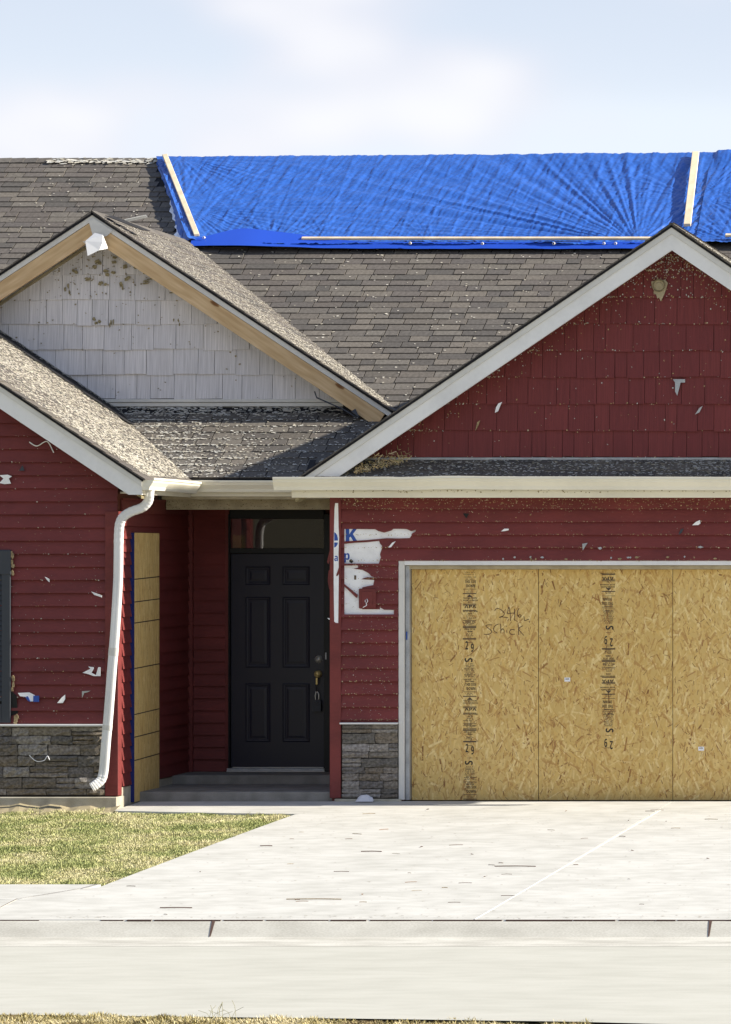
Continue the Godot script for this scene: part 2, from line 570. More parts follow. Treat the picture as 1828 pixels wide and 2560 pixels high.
func build_ground():
	# lawn soil to the horizon
	var st = mb()
	var zs = [-400.0, -1.0, 0.3, 9.2, 9.4, 14.4, 16.0, 400.0]
	var ys = [-0.07, -0.07, -0.055, -0.365, -0.52, -0.52, -0.44, -0.44]
	for k in range(zs.size() - 1):
		quad(st, Vector3(-400, ys[k], zs[k]), Vector3(400, ys[k], zs[k]), Vector3(400, ys[k + 1], zs[k + 1]), Vector3(-400, ys[k + 1], zs[k + 1]), Vector3.UP)
	structure(obj("ground", st, M.soil))
	# added rising ground, unseen behind the viewer, darkens the door glass's reflection
	st = mb()
	for k in 40:
		var x0 = -400.0 + k * 20.0
		var h0 = 8.0 + 2.5 * sin(k * 0.9) + 1.5 * sin(k * 2.3)
		var h1 = 8.0 + 2.5 * sin((k + 1) * 0.9) + 1.5 * sin((k + 1) * 2.3)
		quad(st, Vector3(x0, -0.5, 120), Vector3(x0 + 20, -0.5, 120), Vector3(x0 + 20, h1, 165), Vector3(x0, h0, 165), Vector3(0, 1, -0.2))
	structure(obj("added_hills", st, mat(lin(0.10, 0.085, 0.05), 1.0)))
	# driveway: two slabs either side of the control joint, and the walk to the porch
	var left = PackedVector2Array()
	left.append(Vector2(2.783, 0.0)); left.append(Vector2(2.513, 9.29))
	left.append(Vector2(-0.95, 9.29))
	left.append(Vector2(-1.0, 8.02)); left.append(Vector2(-0.83, 7.45))
	for k in 14:
		var z = 7.2 - k * 0.44
		left.append(Vector2(edge_x(z), z))
	left.append(Vector2(edge_x(1.3), 1.3))
	left.append(Vector2(-0.3, 1.24)); left.append(Vector2(-0.3, 0.0))
	sheet("driveway", left, 0.0, 0.1, M.drive)
	sheet("driveway", poly([2.789, 0.0, 9.0, 0.0, 9.0, 9.29, 2.519, 9.29]), 0.0, 0.1, M.drive)
	var cj = PackedVector2Array([Vector2(2.782, 0.9), Vector2(2.790, 0.9), Vector2(2.520, 9.29), Vector2(2.512, 9.29)])
	sheet("control_joint", cj, 0.004, 0.003, M.pale_joint)
	# flared apron left of the driveway, the sidewalk, the porch walk
	sheet("apron", poly([-0.962, 9.29, -6.0, 9.29, -6.0, 8.25, -2.4, 8.12, -1.6, 8.02, -1.012, 8.02]), -0.002, 0.1, M.drive)
	sheet("sidewalk", poly([-0.845, 7.44, -1.02, 8.0, -1.75, 7.93, -8.0, 7.86, -8.0, 6.97, -0.66, 6.97, -0.69, 7.2]), -0.004, 0.1, M.drive)
	sheet("porch_walk", poly([-2.03, 0.0, -0.306, 0.0, -0.306, 1.24, -1.0, 1.16, -2.06, 0.92]), -0.003, 0.1, M.drive)
	# rolled curb and street
	st = mb()
	var prof = [Vector2(9.30, -0.312), Vector2(9.325, -0.325), Vector2(9.36, -0.355), Vector2(9.40, -0.392), Vector2(9.43, -0.418), Vector2(9.50, -0.428), Vector2(10.0, -0.432)]
	var cuts = [-9.0, -5.2, -2.25, 0.70, 4.15, 9.0]
	for j in range(cuts.size() - 1):
		for k in range(prof.size() - 1):
			quad(st, Vector3(cuts[j], prof[k].y, prof[k].x), Vector3(cuts[j + 1], prof[k].y, prof[k].x), Vector3(cuts[j + 1], prof[k + 1].y, prof[k + 1].x), Vector3(cuts[j], prof[k + 1].y, prof[k + 1].x), Vector3(0, 1, 0.5))
	structure(obj("curb", st, M.curb))
	st = mb()
	var edge = [Vector2(-60, 14.3), Vector2(0.6, 14.47), Vector2(2.78, 14.70), Vector2(4.0, 14.86), Vector2(5.0, 15.1), Vector2(60, 15.4)]
	for k in range(edge.size() - 1):
		quad(st, Vector3(edge[k].x, -0.433, 9.99), Vector3(edge[k + 1].x, -0.433, 9.99), Vector3(edge[k + 1].x, -0.431, edge[k + 1].y), Vector3(edge[k].x, -0.431, edge[k].y), Vector3.UP)
	structure(obj("road", st, M.road))
	# dirt in the joint between driveway and curb, in broken lengths
	st = mb()
	var x = -4.2
	while x < 6.0:
		var l = rng.randf_range(0.12, 0.5)
		var h = rng.randf_range(0.001, 0.007)
		if rng.randf() < 0.93:
			box(st, Vector3(x, -0.326, 9.288), Vector3(x + l, -0.311 + h * 0.4, 9.306 + h * 1.3))
		x += l + rng.randf_range(0.0, 0.03)
	structure(obj("curb_joint", st, M.joint))
	for p in [[0.695, 1.0], [4.148, 0.9]]:
		st = mb()
		for k in range(4):
			var a = prof[k]
			var b = prof[k + 1]
			var w0 = 0.002 + 0.012 * (1.0 - k / 5.0) * p[1]
			var w1 = 0.002 + 0.012 * (1.0 - (k + 1) / 5.0) * p[1]
			quad(st, Vector3(p[0] + 0.012 - w0, a.y + 0.003, a.x + 0.002), Vector3(p[0] + 0.012 + w0, a.y + 0.003, a.x + 0.002), Vector3(p[0] + 0.012 + w1, b.y + 0.003, b.x + 0.002), Vector3(p[0] + 0.012 - w1, b.y + 0.003, b.x + 0.002), Vector3.UP)
		structure(obj("curb_joint", st, M.joint))
	# hairline joint where the flare meets the driveway
	st = mb()
	var pts = [Vector2(-0.62, 6.6), Vector2(-0.72, 7.3), Vector2(-0.9, 7.75), Vector2(-1.01, 8.0), Vector2(-0.985, 8.5), Vector2(-0.95, 9.28)]
	for k in range(pts.size() - 1):
		var a = Vector3(pts[k].x, G(pts[k].y) + 0.004, pts[k].y)
		var b = Vector3(pts[k + 1].x, G(pts[k + 1].y) + 0.004, pts[k + 1].y)
		var s = (b - a).cross(Vector3.UP).normalized() * 0.004
		quad(st, a - s, a + s, b + s, b - s, Vector3.UP)
	structure(obj("control_joint", st, M.joint))

# ------------------------------------------------------------------ the house body
func gable(xa, ya, slope, y0, drop = 0.0):
	# triangle under a gable, cut off at y0
	var h = (ya - drop - y0) / slope
	return poly([xa - h, y0, xa + h, y0, xa, ya - drop])

func build_shell():
	# closed walls so that the inside is dark
	var st = mb()
	prism(st, poly([-7.0, 0.0, -2.095, 0.0, -2.095, 2.90, -4.4, 4.5, -7.0, 2.9]), -0.9, 0.619)
	obj("wing_body", st, M.red_dark, house)
	st = mb()
	prism(st, poly([-0.30, 0.0, 0.345, 0.0, 0.345, 2.15, 5.25, 2.15, 5.25, 0.0, 5.93, 0.0, 5.93, 3.02, 2.81, 5.1, -0.30, 3.02]), -0.25, -0.001)
	obj("garage_body", st, M.red_dark, house)
	st = mb()
	box(st, Vector3(-0.30, 0, -9.0), Vector3(-0.12, 2.9, -0.251))
	obj("garage_side_wall", st, M.red_dark, house)
	st = mb()
	box(st, Vector3(5.75, 0, -9.0), Vector3(5.93, 2.9, -0.251))
	obj("garage_side_wall", st, M.red_dark, house)
	st = mb()
	box(st, Vector3(-7.0, 0, -15.4), Vector3(-2.095, 2.7, -0.901))
	box(st, Vector3(-2.094, 0, -15.4), Vector3(-1.72, 2.74, -2.16))
	box(st, Vector3(-0.76, 0, -15.4), Vector3(-0.301, 2.74, -2.16))
	box(st, Vector3(-1.719, 2.62, -15.4), Vector3(-0.761, 2.74, -2.16))
	box(st, Vector3(-0.119, 0, -15.4), Vector3(9.0, 2.74, -9.01))
	obj("back_body", st, M.red_dark, house)

func plane_quad(st, a, b, c, d, n, t):
	quad(st, a, b, c, d, n)
	var o = n.normalized() * -t
	quad(st, a + o, b + o, c + o, d + o, -n)
	var pts = [a, b, c, d]
	var mid = (a + b + c + d) / 4.0
	for k in 4:
		var p = pts[k]
		var q = pts[(k + 1) % 4]
		quad(st, p, q, q + o, p + o, (p + q) / 2.0 - mid)

func roof_y(zb):
	return ROOF0 + PITCH * zb

const RIDGE = 8.2
const DX = -3.0        # dormer ridge
const DY = 5.496
const DS = 0.66
const GX = 2.81        # garage gable ridge
const GY = 5.2
const GS = 0.68
const WX = -4.4        # wing ridge
const WY = 4.655
const WS = 0.67

func tarp_left(zb):
	return -2.89 - 0.386 * (zb - 6.0)

func tab_mesh(w, l, t):
	var st = mb()
	var y0 = 0.0
	var a = [Vector3(-w / 2, y0, 0.001), Vector3(w / 2, y0, 0.001), Vector3(w / 2, l, -0.004), Vector3(-w / 2, l, -0.004)]
	var b = [Vector3(-w / 2, y0, t), Vector3(w / 2, y0, t), Vector3(w / 2, l, 0.003), Vector3(-w / 2, l, 0.003)]
	quad(st, b[0], b[1], b[2], b[3], Vector3(0, 0, 1))
	quad(st, a[0], a[1], b[1], b[0], Vector3(0, -1, 0))
	quad(st, a[0], a[3], b[3], b[0], Vector3(-1, 0, 0))
	quad(st, a[1], a[2], b[2], b[1], Vector3(1, 0, 0))
	st.generate_normals()
	return st.commit()

func tab_into(st, xf, w, l, t, col):
	st.set_color(col)
	var b = [Vector3(-w / 2, 0, t), Vector3(w / 2, 0, t), Vector3(w / 2, l, 0.003), Vector3(-w / 2, l, 0.003)]
	var a = [Vector3(-w / 2, 0, -0.004), Vector3(w / 2, 0, -0.004), Vector3(w / 2, l, -0.006), Vector3(-w / 2, l, -0.006)]
	for f in [[b[0], b[1], b[2], b[3], Vector3(0, 0, 1)], [a[0], a[1], b[1], b[0], Vector3(0, -1, 0)], [a[0], a[3], b[3], b[0], Vector3(-1, 0, 0)], [a[1], a[2], b[2], b[1], Vector3(1, 0, 0)]]:
		quad(st, xf * f[0], xf * f[1], xf * f[2], xf * f[3], xf.basis * f[4])

func main_hidden(x, zb):
	var y = roof_y(zb)
	if zb > 2.2 and DY - DS * abs(x - DX) > y + 0.06:
		return true
	if zb < 5.0 and WY - WS * abs(x - WX) > y + 0.06:
		return true
	if GY - GS * abs(x - GX) > y + 0.06:
		return true
	if zb > 6.25 and x > tarp_left(zb) - 0.20 - 0.05 * sin(zb * 57.0):  # shingles left out so the dark felt paints the tarp's shade
		return true
	if zb > 6.12 and x > tarp_left(zb) + 0.25:
		return true
	return false

func build_roofs():
	var up = Vector3(0, PITCH, -1).normalized()
	var nrm = Vector3(0, 1, PITCH).normalized()
	# main roof deck, front and back
	var st = mb()
	var e = Vector3(0, roof_y(1.0), -1.0)
	var r = Vector3(0, roof_y(RIDGE), -RIDGE)
	var bk = Vector3(0, roof_y(1.0), -RIDGE * 2 + 1.0)
	plane_quad(st, Vector3(-9, e.y, e.z), Vector3(11, e.y, e.z), Vector3(11, r.y, r.z), Vector3(-9, r.y, r.z), nrm, 0.03)
	plane_quad(st, Vector3(-9, bk.y, bk.z), Vector3(11, bk.y, bk.z), Vector3(11, r.y, r.z), Vector3(-9, r.y, r.z), Vector3(0, 1, -PITCH), 0.03)
	var main_roof = obj("main_roof", st, M.felt, house)
	# shingles: tabs of several widths and tones
	var widths = [0.14, 0.19, 0.24, 0.29, 0.34]
	var meshes = []
	for w in widths:
		meshes.append([tab_mesh(w - 0.010, 0.165, 0.014), tab_mesh(w - 0.010, 0.165, 0.008)])
	var expo = 0.142
	var course = 0
	var singles = 0
	var field = mb()
	var length = (RIDGE - 1.0) * sqrt(1.0 + PITCH * PITCH)
	while course * expo < length - 0.1:
		var s = course * expo - 0.01
		var zb = 1.0 + s / sqrt(1.0 + PITCH * PITCH)
		var sc = 11040.0 / (40.0 + zb)
		var x = CAM.x - 3000.0 / sc - 0.9 + rng.randf() * 0.3
		var xe = CAM.x - 1172.0 / sc + 0.9
		while x < xe:
			var wi = rng.randi() % widths.size()
			var w = widths[wi]
			var cx = x + w / 2
			x += w
			var mid = zb + 0.06
			if main_hidden(cx, mid) and main_hidden(cx - w / 2, mid) and main_hidden(cx + w / 2, mid):
				continue
			var tone = rng.randi() % M.tabs.size()
			var at = Vector3(cx, roof_y(zb), -zb) + nrm * 0.002 + up * rng.randf_range(-0.004, 0.004)
			var b = Basis(Vector3.RIGHT, up, nrm).rotated(nrm, rng.randf_range(-0.006, 0.006))
			var px = (cx - CAM.x) * sc + 3000.0
			var thick = 0 if rng.randf() < 0.6 else 1
			var frame = px > -20 and px < 1850
			# the nearest ones in view are pieces of their own
			if frame and singles < 300 and (zb < 4.35 or px > 640):
				var o = obj("shingle", meshes[wi][thick], M.tabs[tone], main_roof)
				o.transform = Transform3D(b, at)
				singles += 1
			else:
				var c = M.tab_cols[tone]
				tab_into(field, Transform3D(b, at), w - 0.010, 0.165, 0.014 if thick == 0 else 0.008, Color(c[0], c[1], c[2]))
		course += 1
	stuff(obj("shingle_field", field, M.tab_field, main_roof))
	# ridge caps left of the tarp
	var x2 = -6.2
	var k = 0
	while x2 < -3.72:
		st = mb()
		var w = 0.215
		var t0 = 0.012
		for side in [1.0, -1.0]:
			var d = Vector3(0, -PITCH, side).normalized() * 0.13
			var n2 = Vector3(0, 1, PITCH * side).normalized()
			var p = Vector3(x2, roof_y(RIDGE) + 0.016, -RIDGE)
			plane_quad(st, p, p + Vector3(w, 0.008, 0), p + Vector3(w, 0.008, 0) + d, p + d, n2, t0)
		obj("ridge_cap", st, M.tabs[[0, 2, 4, 1, 6][k % 5]], main_roof)
		x2 += 0.145
		k += 1
	# side-facing slopes
	slope_roof("dormer_roof", DX, DY, DS, -0.135, -2.085, -6.6, true)
	slope_roof("wing_roof", WX, WY, WS, -1.775, 0.97, -4.6, true)
	slope_roof("garage_roof", GX, GY, GS, 6.2, 0.31, -7.6, true)

func slope_roof(called, xa, ya, s, xe, z0, z1, tabs):
	# a ridge running back from xa, the right eave at xe; left side mirrored
	var st = mb()
	var ye = ya - s * (xe - xa)
	for side in [1.0, -1.0]:
		var ex = xa + (xe - xa) * side
		plane_quad(st, Vector3(xa, ya, z0), Vector3(ex, ye, z0), Vector3(ex, ye, z1), Vector3(xa, ya, z1), Vector3(s * side, 1, 0), 0.022)
	var roof = obj(called, st, M.felt, house)
	var field = mb()
	for side in [1.0, -1.0]:
		var up = Vector3(-side, s, 0).normalized()
		var nrm = Vector3(s * side, 1, 0).normalized()
		var along = up.cross(nrm)
		var length = (xe - xa) * sqrt(1 + s * s)
		var c = 0
		while c * 0.142 < length - 0.05:
			var q = c * 0.142 - 0.012
			var z = z0 + rng.randf_range(0.0, 0.012)
			while z > z1:
				var w = rng.randf_range(0.15, 0.36)
				var at = Vector3(xa + side * (xe - xa), ye, z - w / 2) + up * (q + rng.randf_range(-0.004, 0.004)) + nrm * 0.002
				z -= w
				# skip what lies deep under the main roof
				if at.y < roof_y(-at.z) - 0.25:
					break
				var col = M.tab_cols[rng.randi() % 8]
				tab_into(field, Transform3D(Basis(along, up, nrm), at), w - 0.004, 0.165, 0.011, Color(col[0], col[1], col[2]))
			c += 1
		# ridge caps
	stuff(obj("shingle_field", field, M.tab_field, roof))
	var z = z0
	var k = 0
	while z > z1 + 0.2 and roof_y(-z) < ya + 0.05:
		st = mb()
		for side in [1.0, -1.0]:
			var d = Vector3(side, -s, 0).normalized() * 0.13
			var p = Vector3(xa, ya + 0.017, z)
			plane_quad(st, p, p + Vector3(0, 0.006, -0.2), p + Vector3(0, 0.006, -0.2) + d, p + d, Vector3(side * s, 1, 0), 0.012)
		obj("ridge_cap", st, M.tabs[[0, 2, 4, 1, 6][k % 5]], roof)
		z -= 0.145
		k += 1
	return roof

# ------------------------------------------------------------------ wall cladding
func boards(parent, x0, x1, y0, y1, exposure, holes, clip, material, lip = 0.030, called = "siding_board"):
	# one board per course; holes: polygons torn out; clip: polygon to keep, or null
	var y = y0
	while y < y1 - 0.01:
		var top = min(y + exposure, y1)
		var yy = y
		var pieces = [rect(x0, x1, y, top)]
		if clip:
			var kept = []
			for p in pieces:
				kept.append_array(Geometry2D.intersect_polygons(p, clip))
			pieces = kept
		for h in holes:
			var kept = []
			for p in pieces:
				kept.append_array(Geometry2D.clip_polygons(p, h))
			pieces = kept
		for p in pieces:
			if p.size() < 3:
				continue
			var st = mb()
			slab(st, p, func(_x, v): return lerp(lip, 0.002, clamp((v - yy) / exposure, 0.0, 1.0)), 0.0)
			obj(called, st, material, parent)
		y += exposure

func shakes(parent, tri_poly, rows, top, mats, widths, z = 0.0):
	for k in rows.size():
		var yb = rows[k]
		var yt = rows[k + 1] + 0.02 if k + 1 < rows.size() else top
		var x = -7.0 + rng.randf() * 0.2
		while x < 7.0:
			var w = rng.randf_range(widths[0], widths[1])
			var drop = rng.randf_range(-0.010, 0.010)
			var tilt = rng.randf_range(-0.003, 0.003)
			var p = poly([x + 0.002, yb + drop, x + w - 0.002, yb + drop + tilt, x + w - 0.002, yt, x + 0.002, yt])
			x += w
			var zf = rng.randf_range(0.018, 0.029)
			for q in Geometry2D.intersect_polygons(p, tri_poly):
				var area = 0.0
				for j in q.size():
					area += q[j].cross(q[(j + 1) % q.size()])
				if abs(area) < 0.0004:
					continue
				var st = mb()
				slab(st, q, func(_x, v): return z + lerp(zf, 0.003, clamp((v - yb) / 0.26, 0.0, 1.0)), z)
				obj("shake", st, mats[rng.randi() % mats.size()], parent)

var stone_meshes = []
func make_stone_meshes():
	for v in 7:
		var st = mb()
		var nx = 5
		var ny = 3
		var g = []
		for j in ny + 1:
			var row = []
			for i in nx + 1:
				var ex = 1.0 if i == 0 or i == nx else 0.0
				var ey = 1.0 if j == 0 or j == ny else 0.0
				var x = float(i) / nx - 0.5 + (0.0 if ex > 0 else rng.randf_range(-0.05, 0.05)) + ex * rng.randf_range(-0.012, 0.012)
				var y = float(j) / ny - 0.5 + (0.0 if ey > 0 else rng.randf_range(-0.08, 0.08)) + ey * rng.randf_range(-0.07, 0.05)
				var z = 0.72 + rng.randf_range(-0.16, 0.28) - ex * 0.18 - ey * 0.16
				row.append(Vector3(x, y, z))
			g.append(row)
		for j in ny:
			for i in nx:
				quad(st, g[j][i], g[j][i + 1], g[j + 1][i + 1], g[j + 1][i], Vector3(0, 0, 1))
		for i in nx:
			for j in [0, ny]:
				var a = g[j][i]
				var b = g[j][i + 1]
				quad(st, a, b, Vector3(b.x, b.y, 0), Vector3(a.x, a.y, 0), Vector3(0, -1 if j == 0 else 1, 0))
		for j in ny:
			for i in [0, nx]:
				var a = g[j][i]
				var b = g[j + 1][i]
				quad(st, a, b, Vector3(b.x, b.y, 0), Vector3(a.x, a.y, 0), Vector3(-1 if i == 0 else 1, 0, 0))
		st.generate_normals()
		stone_meshes.append(st.commit())

func stonework(parent, x0, x1, y0, y1, wmin, wmax, z = 0.0, pale = []):
	var y = y0
	while y < y1 - 0.012:
		var h = rng.randf_range(0.055, 0.1)
		if y1 - (y + h) < 0.04:
			h = y1 - y
		var x = x0
		while x < x1 - 0.01:
			var w = rng.randf_range(wmin, wmax)
			if x1 - (x + w) < 0.07:
				w = x1 - x
			var parts = [[y, h]]
			if h > 0.075 and rng.randf() < 0.35:
				parts = [[y, h * 0.45], [y + h * 0.45, h * 0.55]]
			for p in parts:
				var m = M.stones[rng.randi() % M.stones.size()]
				for q in pale:
					if q.x > x and q.x < x + w and q.y > p[0] and q.y < p[0] + p[1]:
						m = M.stone_pale
				var o = obj("stone", stone_meshes[rng.randi() % stone_meshes.size()], m, parent)
				o.position = Vector3(x + w / 2, p[0] + p[1] / 2, z)
				o.scale = Vector3(w - 0.005, p[1] - 0.005, rng.randf_range(0.028, 0.05))
			x += w
		y += h

func flakes(called, parent, count, cols, size, placer, mesh_size = Vector2(1, 1)):
	# loose bits of insulation and torn cladding
	var st = mb()
	quad(st, Vector3(-0.5, -0.4, 0), Vector3(0.5, -0.5, 0.05), Vector3(0.42, 0.5, 0.0), Vector3(-0.45, 0.38, 0.06), Vector3(0, 0, 1))
	quad(st, Vector3(-0.5, -0.4, -0.1), Vector3(0.5, -0.5, -0.05), Vector3(0.42, 0.5, -0.1), Vector3(-0.45, 0.38, -0.04), Vector3(0, 0, -1))
	st.generate_normals()
	var mm = MultiMesh.new()
	mm.transform_format = MultiMesh.TRANSFORM_3D
	mm.use_colors = true
	mm.mesh = st.commit()
	mm.instance_count = count
	for k in count:
		var xf = placer.call()
		var s = rng.randf_range(size.x, size.y)
		var b = xf.basis * Basis(Vector3(0, 0, 1), rng.randf_range(-0.6, 0.6) + (PI if rng.randf() < 0.5 else 0.0))
		b = b * Basis.from_scale(Vector3(s * mesh_size.x * rng.randf_range(0.6, 1.5), s * mesh_size.y * rng.randf_range(0.5, 1.2), s * 0.5))
		mm.set_instance_transform(k, Transform3D(b, xf.origin))
		var c = cols[rng.randi() % cols.size()]
		var v = rng.randf_range(0.8, 1.15)
		mm.set_instance_color(k, Color(c[0] * v, c[1] * v, c[2] * v))
	var o = MultiMeshInstance3D.new()
	o.multimesh = mm
	o.material_override = M.flake
	put(o, called, parent)
	return stuff(o)

func gp(list, ox, oy, s):
	# picture measurements of the garage wall to metres on it (276 px per metre, floor at 2004, x = 0 at 914)
	var p = PackedVector2Array()
	for k in range(0, list.size(), 2):
		p.append(Vector2((ox + list[k] * s - 914.0) / 276.0, (2004.0 - oy - list[k + 1] * s) / 276.0))
	return p

var wrap_polys = []

func rake_line(called, xa, ya, s, xe, off, width, z0, z1, material, parent, ymin = -99.0, side = 1.0):
	# one sloped trim board of a gable: plumb-cut at the ridge
	var x1 = xa + (xe - xa) * side
	var ye = ya - s * (xe - xa) * 1.0
	var p = poly([xa, ya - off, x1, ye - off, x1, ye - off - width, xa, ya - off - width])
	if ymin > -90.0:
		var keep = Geometry2D.intersect_polygons(p, rect(-20, 20, ymin, 20))
		if keep.is_empty():
			return null
		p = keep[0]
	var st = mb()
	prism(st, p, z0, z1)
	return obj(called, st, material, parent)

func build_garage_front():
	make_stone_meshes()
	var wall = group_node("front_wall", house)
	# torn places, measured on the wall
	var o = [600.0, 1140.0, 0.3202]
	wrap_polys = [
		gp([818, 573, 1060, 575, 1085, 590, 1130, 602, 1185, 586, 1203, 572, 1305, 574, 1340, 590, 1378, 580, 1376, 594, 1350, 608, 1330, 645, 1150, 650, 1000, 668, 900, 676, 818, 672], o[0], o[1], o[2]),
		gp([818, 690, 940, 678, 1060, 664, 1090, 664, 1100, 690, 1116, 704, 1098, 772, 1106, 796, 1090, 844, 818, 844], o[0], o[1], o[2]),
		gp([818, 860, 925, 858, 925, 876, 890, 884, 960, 893, 1008, 918, 1032, 942, 1066, 955, 1000, 950, 946, 966, 1052, 972, 1045, 1012, 1000, 1020, 960, 1030, 960, 1200, 1095, 1200, 1095, 1184, 1130, 1204, 1207, 1205, 1207, 1240, 818, 1240], o[0], o[1], o[2]),
	]
	var field_left = -0.215
	boards(wall, field_left, 0.303, 0.735, 2.178, 0.1165, wrap_polys, null, M.red)
	boards(wall, field_left, 5.93, 2.178, 2.76, 0.1165, wrap_polys, null, M.red)
	bx("starter_strip", field_left, 0.303, 0.712, 0.736, 0.0, 0.010, M.red, wall)
	# weather wrap behind, with its blue print
	var st = mb()
	quad(st, Vector3(-0.22, 1.67, 0.0015), Vector3(0.26, 1.67, 0.0015), Vector3(0.26, 2.18, 0.0015), Vector3(-0.22, 2.18, 0.0015), Vector3(0, 0, 1))
	quad(st, Vector3(-0.22, 2.18, 0.0015), Vector3(0.56, 2.18, 0.0015), Vector3(0.56, 2.50, 0.0015), Vector3(-0.22, 2.50, 0.0015), Vector3(0, 0, 1))
	var wrap = obj("weather_wrap", st, M.wrap, wall)
	text("printed_letter", "k", Vector3(-0.196, 2.292, 0.003), 0.160, M.ink_blue, wrap, 0.95, true)
	text("printed_letter", "p", Vector3(-0.200, 2.16, 0.003), 0.075, M.ink_blue, wrap, 1.0, true)
	text("printed_letter", "▲", Vector3(-0.10, 2.0, 0.003), 0.03, M.ink_soft, wrap, 0.6, false)
	# nailing strips left across the torn place
	for q in [[0.818, 690, 672], [0, 0, 0]]:
		break
	st = mb()
	prism(st, gp([800, 672, 1000, 660, 1150, 646, 1310, 648, 1310, 658, 1150, 660, 1000, 676, 800, 688], o[0], o[1], o[2]), 0.003, 0.012)
	prism(st, gp([800, 846, 1095, 846, 1095, 856, 800, 858], o[0], o[1], o[2]), 0.003, 0.012)
	prism(st, gp([815, 1000, 925, 1090, 915, 1112, 810, 1012], o[0], o[1], o[2]), 0.003, 0.02)
	prism(st, gp([800, 1242, 1210, 1242, 1210, 1250, 800, 1250], o[0], o[1], o[2]), 0.003, 0.014)
	obj("torn_siding", st, M.red, wall)
	# corner post, torn open below the eave
	bx("corner_post", -0.316, -0.215, 0.03, 2.77, -0.10, 0.032, M.red, house)
	st = mb()
	prism(st, gp([752, 372, 774, 372, 778, 560, 782, 640, 777, 760, 780, 900, 775, 1308, 756, 1306, 744, 1296, 740, 1000, 740, 700, 746, 420], o[0], o[1], o[2]), 0.031, 0.0355)
	var strip = obj("weather_wrap", st, M.wrap, house)
	st = mb()
	var q5 = [540.0, 1260.0, 0.19704]
	prism(st, gp([1514, 364, 1534, 376, 1550, 402, 1560, 436, 1562, 470, 1514, 472], q5[0], q5[1], q5[2]), 0.0356, 0.0362)
	prism(st, gp([1514, 494, 1561, 496, 1554, 524, 1536, 548, 1514, 560], q5[0], q5[1], q5[2]), 0.0356, 0.0362)
	obj("printed_letter", st, M.ink_blue, strip)
	text("printed_letter", "a", Vector3(-0.276, 2.152, 0.0358), 0.062, M.ink_blue, strip, 0.8, true)
	st = mb()
	prism(st, gp([742, 700, 718, 690, 700, 760, 684, 830, 694, 848, 716, 790, 730, 800, 742, 820], o[0], o[1], o[2]), 0.008, 0.013)
	prism(st, gp([742, 860, 716, 880, 696, 900, 690, 980, 700, 1040, 722, 1066, 742, 1040], o[0], o[1], o[2]), 0.008, 0.013)
	prism(st, gp([720, 560, 742, 540, 742, 640, 722, 650], o[0], o[1], o[2]), 0.008, 0.013)
	prism(st, gp([792, 840, 800, 850, 778, 930, 766, 944, 760, 936], o[0], o[1], o[2]), 0.036, 0.040)
	obj("torn_siding", st, M.red, house)
	st = mb()
	prism(st, gp([686, 1268, 730, 1274, 736, 1280, 700, 1282], o[0], o[1], o[2]), 0.012, 0.016)
	obj("torn_siding", st, M.wrap, house)
	# mounting block of a missing lamp
	var block = bx("mounting_block", -0.052, 0.103, 1.745, 1.925, 0.003, 0.040, M.red, house, 0.006)
	st = mb()
	box(st, Vector3(-0.026, 1.765, 0.0395), Vector3(0.074, 1.90, 0.046), 0.003)
	obj("block_plate", st, M.red, block)
	st = mb()
	tube(st, smooth_path([Vector3(0.024, 1.832, 0.044), Vector3(0.034, 1.81, 0.066), Vector3(0.018, 1.79, 0.055), Vector3(0.022, 1.775, 0.05), Vector3(-0.012, 1.755, 0.045)]), 0.0035)
	tube(st, smooth_path([Vector3(0.018, 1.835, 0.032), Vector3(0.008, 1.815, 0.05), Vector3(0.012, 1.80, 0.05)]), 0.003)
	obj("loose_wire", st, M.wrap, block)
	# stone wainscot
	var veneer = bx("stone_veneer", -0.212, 0.302, 0.0, 0.70, 0.0, 0.012, M.mortar, house, 0.0)
	stonework(veneer, -0.205, 0.300, 0.03, 0.698, 0.15, 0.36, 0.011, [Vector2(-0.12, 0.51), Vector2(-0.1, 0.46)])
	bx("stone_cap", -0.22, 0.303, 0.698, 0.713, 0.0, 0.075, M.white, house)
	bx("foundation", -0.27, 0.33, -0.05, 0.022, -0.02, 0.045, M.foundation, house, 0.004)
	# garage door trim
	var trim = group_node("door_trim", house)
	bx("trim_board", 0.305, 0.358, 0.012, 2.177, -0.02, 0.022, M.white_trim, trim)
	bx("trim_board", 0.3585, 5.23, 2.137, 2.178, -0.02, 0.023, M.white, trim)
	bx("trim_board", 5.23, 5.285, 0.012, 2.178, -0.02, 0.022, M.white_trim, trim)
	bx("door_jamb", 0.3585, 0.398, 0.008, 2.135, -0.16, -0.021, M.galv, trim)
	bx("door_jamb", 0.3585, 5.23, 2.100, 2.136, -0.16, -0.022, M.beige, trim)
	bx("inner_panel", 0.30, 5.3, 0.0, 2.2, -0.24, -0.2, M.black, house, 0.0)
	# gable: rows of red shakes
	var gw = group_node("gable_wall", house)
	var rows = []
	for k in 10:
		rows.append(3.113 + 0.2415 * k)
	shakes(gw, gable(GX, GY - 0.13, GS, 3.113), rows, 5.4, [M.red_shake, M.red_shake_b, M.red_shake], [0.10, 0.26], 0.0)
	bx("sill_trim", -0.1, 5.75, 3.085, 3.113, 0.0, 0.022, M.galv, house)
